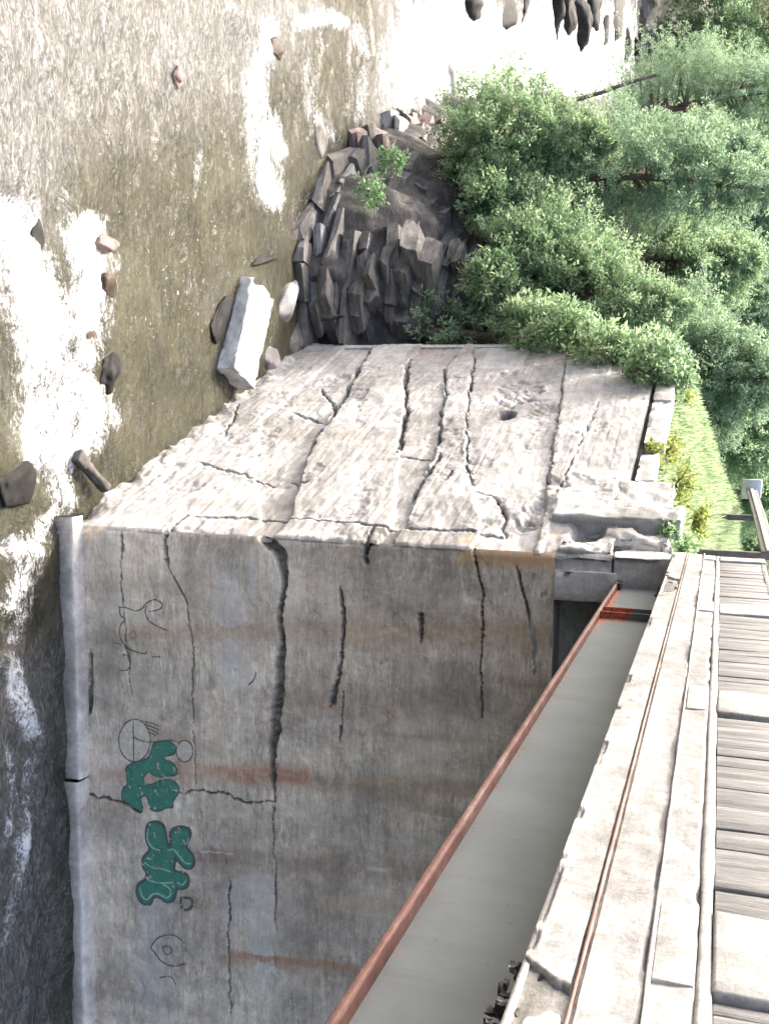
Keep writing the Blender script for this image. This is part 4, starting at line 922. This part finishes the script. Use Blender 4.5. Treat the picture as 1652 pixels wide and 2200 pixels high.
# far bank
def far_z(x, y): return np.interp(y-(140-.125*(x+60)), [-4, 0, 6, 14, 70], [-1, .3, 2.0, 4.0, 14])
FARL = ['rounded', 'pointed', 'broad', 'slender', 'ragged']; k = 0
for row in range(3):
    for az_ in np.arange(-27, -8.5, 1.9 if row == 0 else 2.6):
        az2 = math.radians(az_+rng.uniform(-.5, .5)); yy = 143+row*13+rng.uniform(-2, 4); xx = yy*math.tan(az2); h = rng.uniform(9, 14)+row*2.5
        cedar(xx, yy, h, h*rng.uniform(.26, .36), M['far'], 'dark tree of the wooded far shore', 900+k, nb=150, base_z=float(far_z(xx, yy))-.4, name='far_tree', group='trees on the far shore', leaf=2.6, shape='round' if k % 2 else 'cedar', lt=9, skirt=.02); k += 1
fx = np.linspace(-190, 20, 110); fy = np.linspace(-5, 90, 30); S, K = np.meshgrid(fx, fy, indexing='ij'); YB = 140-.125*(S+60)+K
o = obj('far_bank', np.stack([S, YB+1.5*vnoise(S*.2, K*.2), far_z(S, YB)-.3+.4*vnoise(S*.5, K*.3)], -1).reshape(-1, 3), grid_faces(110, 30), M['ground'], smooth=True); tag(o, kind='structure')

# ------------------------------------------------------------------ grass and weeds
def build_grass():
    n = 90000; s = rng.uniform(.3, 24, n); t = rng.uniform(.5, 9, n)**1.0
    P = CORNER[None, :2] + s[:, None]*DW[None, :2] - t[:, None]*NW[None, :2]
    ok = (P[:, 1] > DY1+.15) & ~((s > 13) & (t < 7)); P = P[ok]; t = t[ok]; s = s[ok]
    keep = rng.random(len(P)) < np.clip(1.1-.06*np.maximum(s-10, 0), .3, 1); P = P[keep]
    z = terrain_z(P[:, 0], P[:, 1]); C_ = np.column_stack([P, z-.03]); k = len(C_)
    D_ = rng.normal(0, .35, (k, 3)); D_[:, 2] = 1
    tall = .16+.16*np.clip(.5+fbm(P[:, 0]*.8, P[:, 1]*.8, 0, 3, 8), 0, 1.4)
    V, F, T = leaf_mesh(C_, D_, tall*rng.uniform(.6, 1.4, k), rng.uniform(.008, .02, k), rng.uniform(0, 1, k))
    o = obj('grass', V, F, M['grass']); attr_f(o, 'tone', T); tag(o, 'bright green grass growing behind the wing wall', 'grass', kind='stuff')
build_grass()
def weed(px, py, s, t, z, h, r, mat, label, seed, n=26):
    b = CORNER+DW*s-NW*t; e_ = empty('weed', (b[0], b[1], z)); tag(e_, label, 'weed', 'weeds on the wing wall'); rg = np.random.default_rng(seed)
    b = np.array([b[0], b[1], z]); SV, SF = [], []; C_, D_, T_ = [], [], []
    for i in range(n):
        d = np.array([rg.normal(0, .6), rg.normal(0, .6), rg.uniform(.2, 1)]); d /= np.linalg.norm(d); L = h*rg.uniform(.5, 1.1)
        mid = b+d*L*.55*np.array([r/h, r/h, 1]); tip = b+d*L*np.array([r/h, r/h, .9])*1.0
        v, f = tube([b, mid, tip], [.008, .006, .003], 4); n0 = len(SV); SV += v; SF += [tuple(i_+n0 for i_ in q) for q in f]
        for k in range(12):
            u = rg.uniform(.3, 1.05); C_.append(b+(tip-b)*u+rg.normal(0, .03, 3)); D_.append(d*.5+rg.normal(0, .7, 3)); T_.append(rg.uniform(0, 1))
    V, F, T = leaf_mesh(np.array(C_), np.array(D_), rg.uniform(.07, .15, len(C_)), rg.uniform(.02, .042, len(C_)), np.array(T_))
    c = obj('leaves', V, F, mat, e_); attr_f(c, 'tone', T); obj('stems', SV, SF, M['weed'], e_)
for px, py, t, dz, h, r, mt, lb in ((1400, 955, .25, 0, .5, .55, 'yellow', 'yellow green weed hanging over the broken coping stone'), (1450, 985, .6, .1, .6, .6, 'yellow', 'yellow flowering weed on the soil above the coping'),
    (1440, 920, .5, 0, .4, .4, 'yellow', 'small yellow weed at the edge of the grass'), (1490, 1030, .9, .1, .4, .4, 'yellow', 'small yellow weed next to the pier top'),
    (1440, 1140, .15, -.1, .5, .35, 'weed', 'leafy pale green weed in the gap beside the pier'), (1465, 1155, .3, 0, .4, .3, 'weed', 'pale weed at the end of the deck'), (1460, 800, .7, .1, .4, .5, 'yellow', 'yellow weed at the far end of the coping')):
    s, z = w_sz(px, py); weed(px, py, s, t, z-.1+dz, h, r, M[mt], lb, int(px+py))
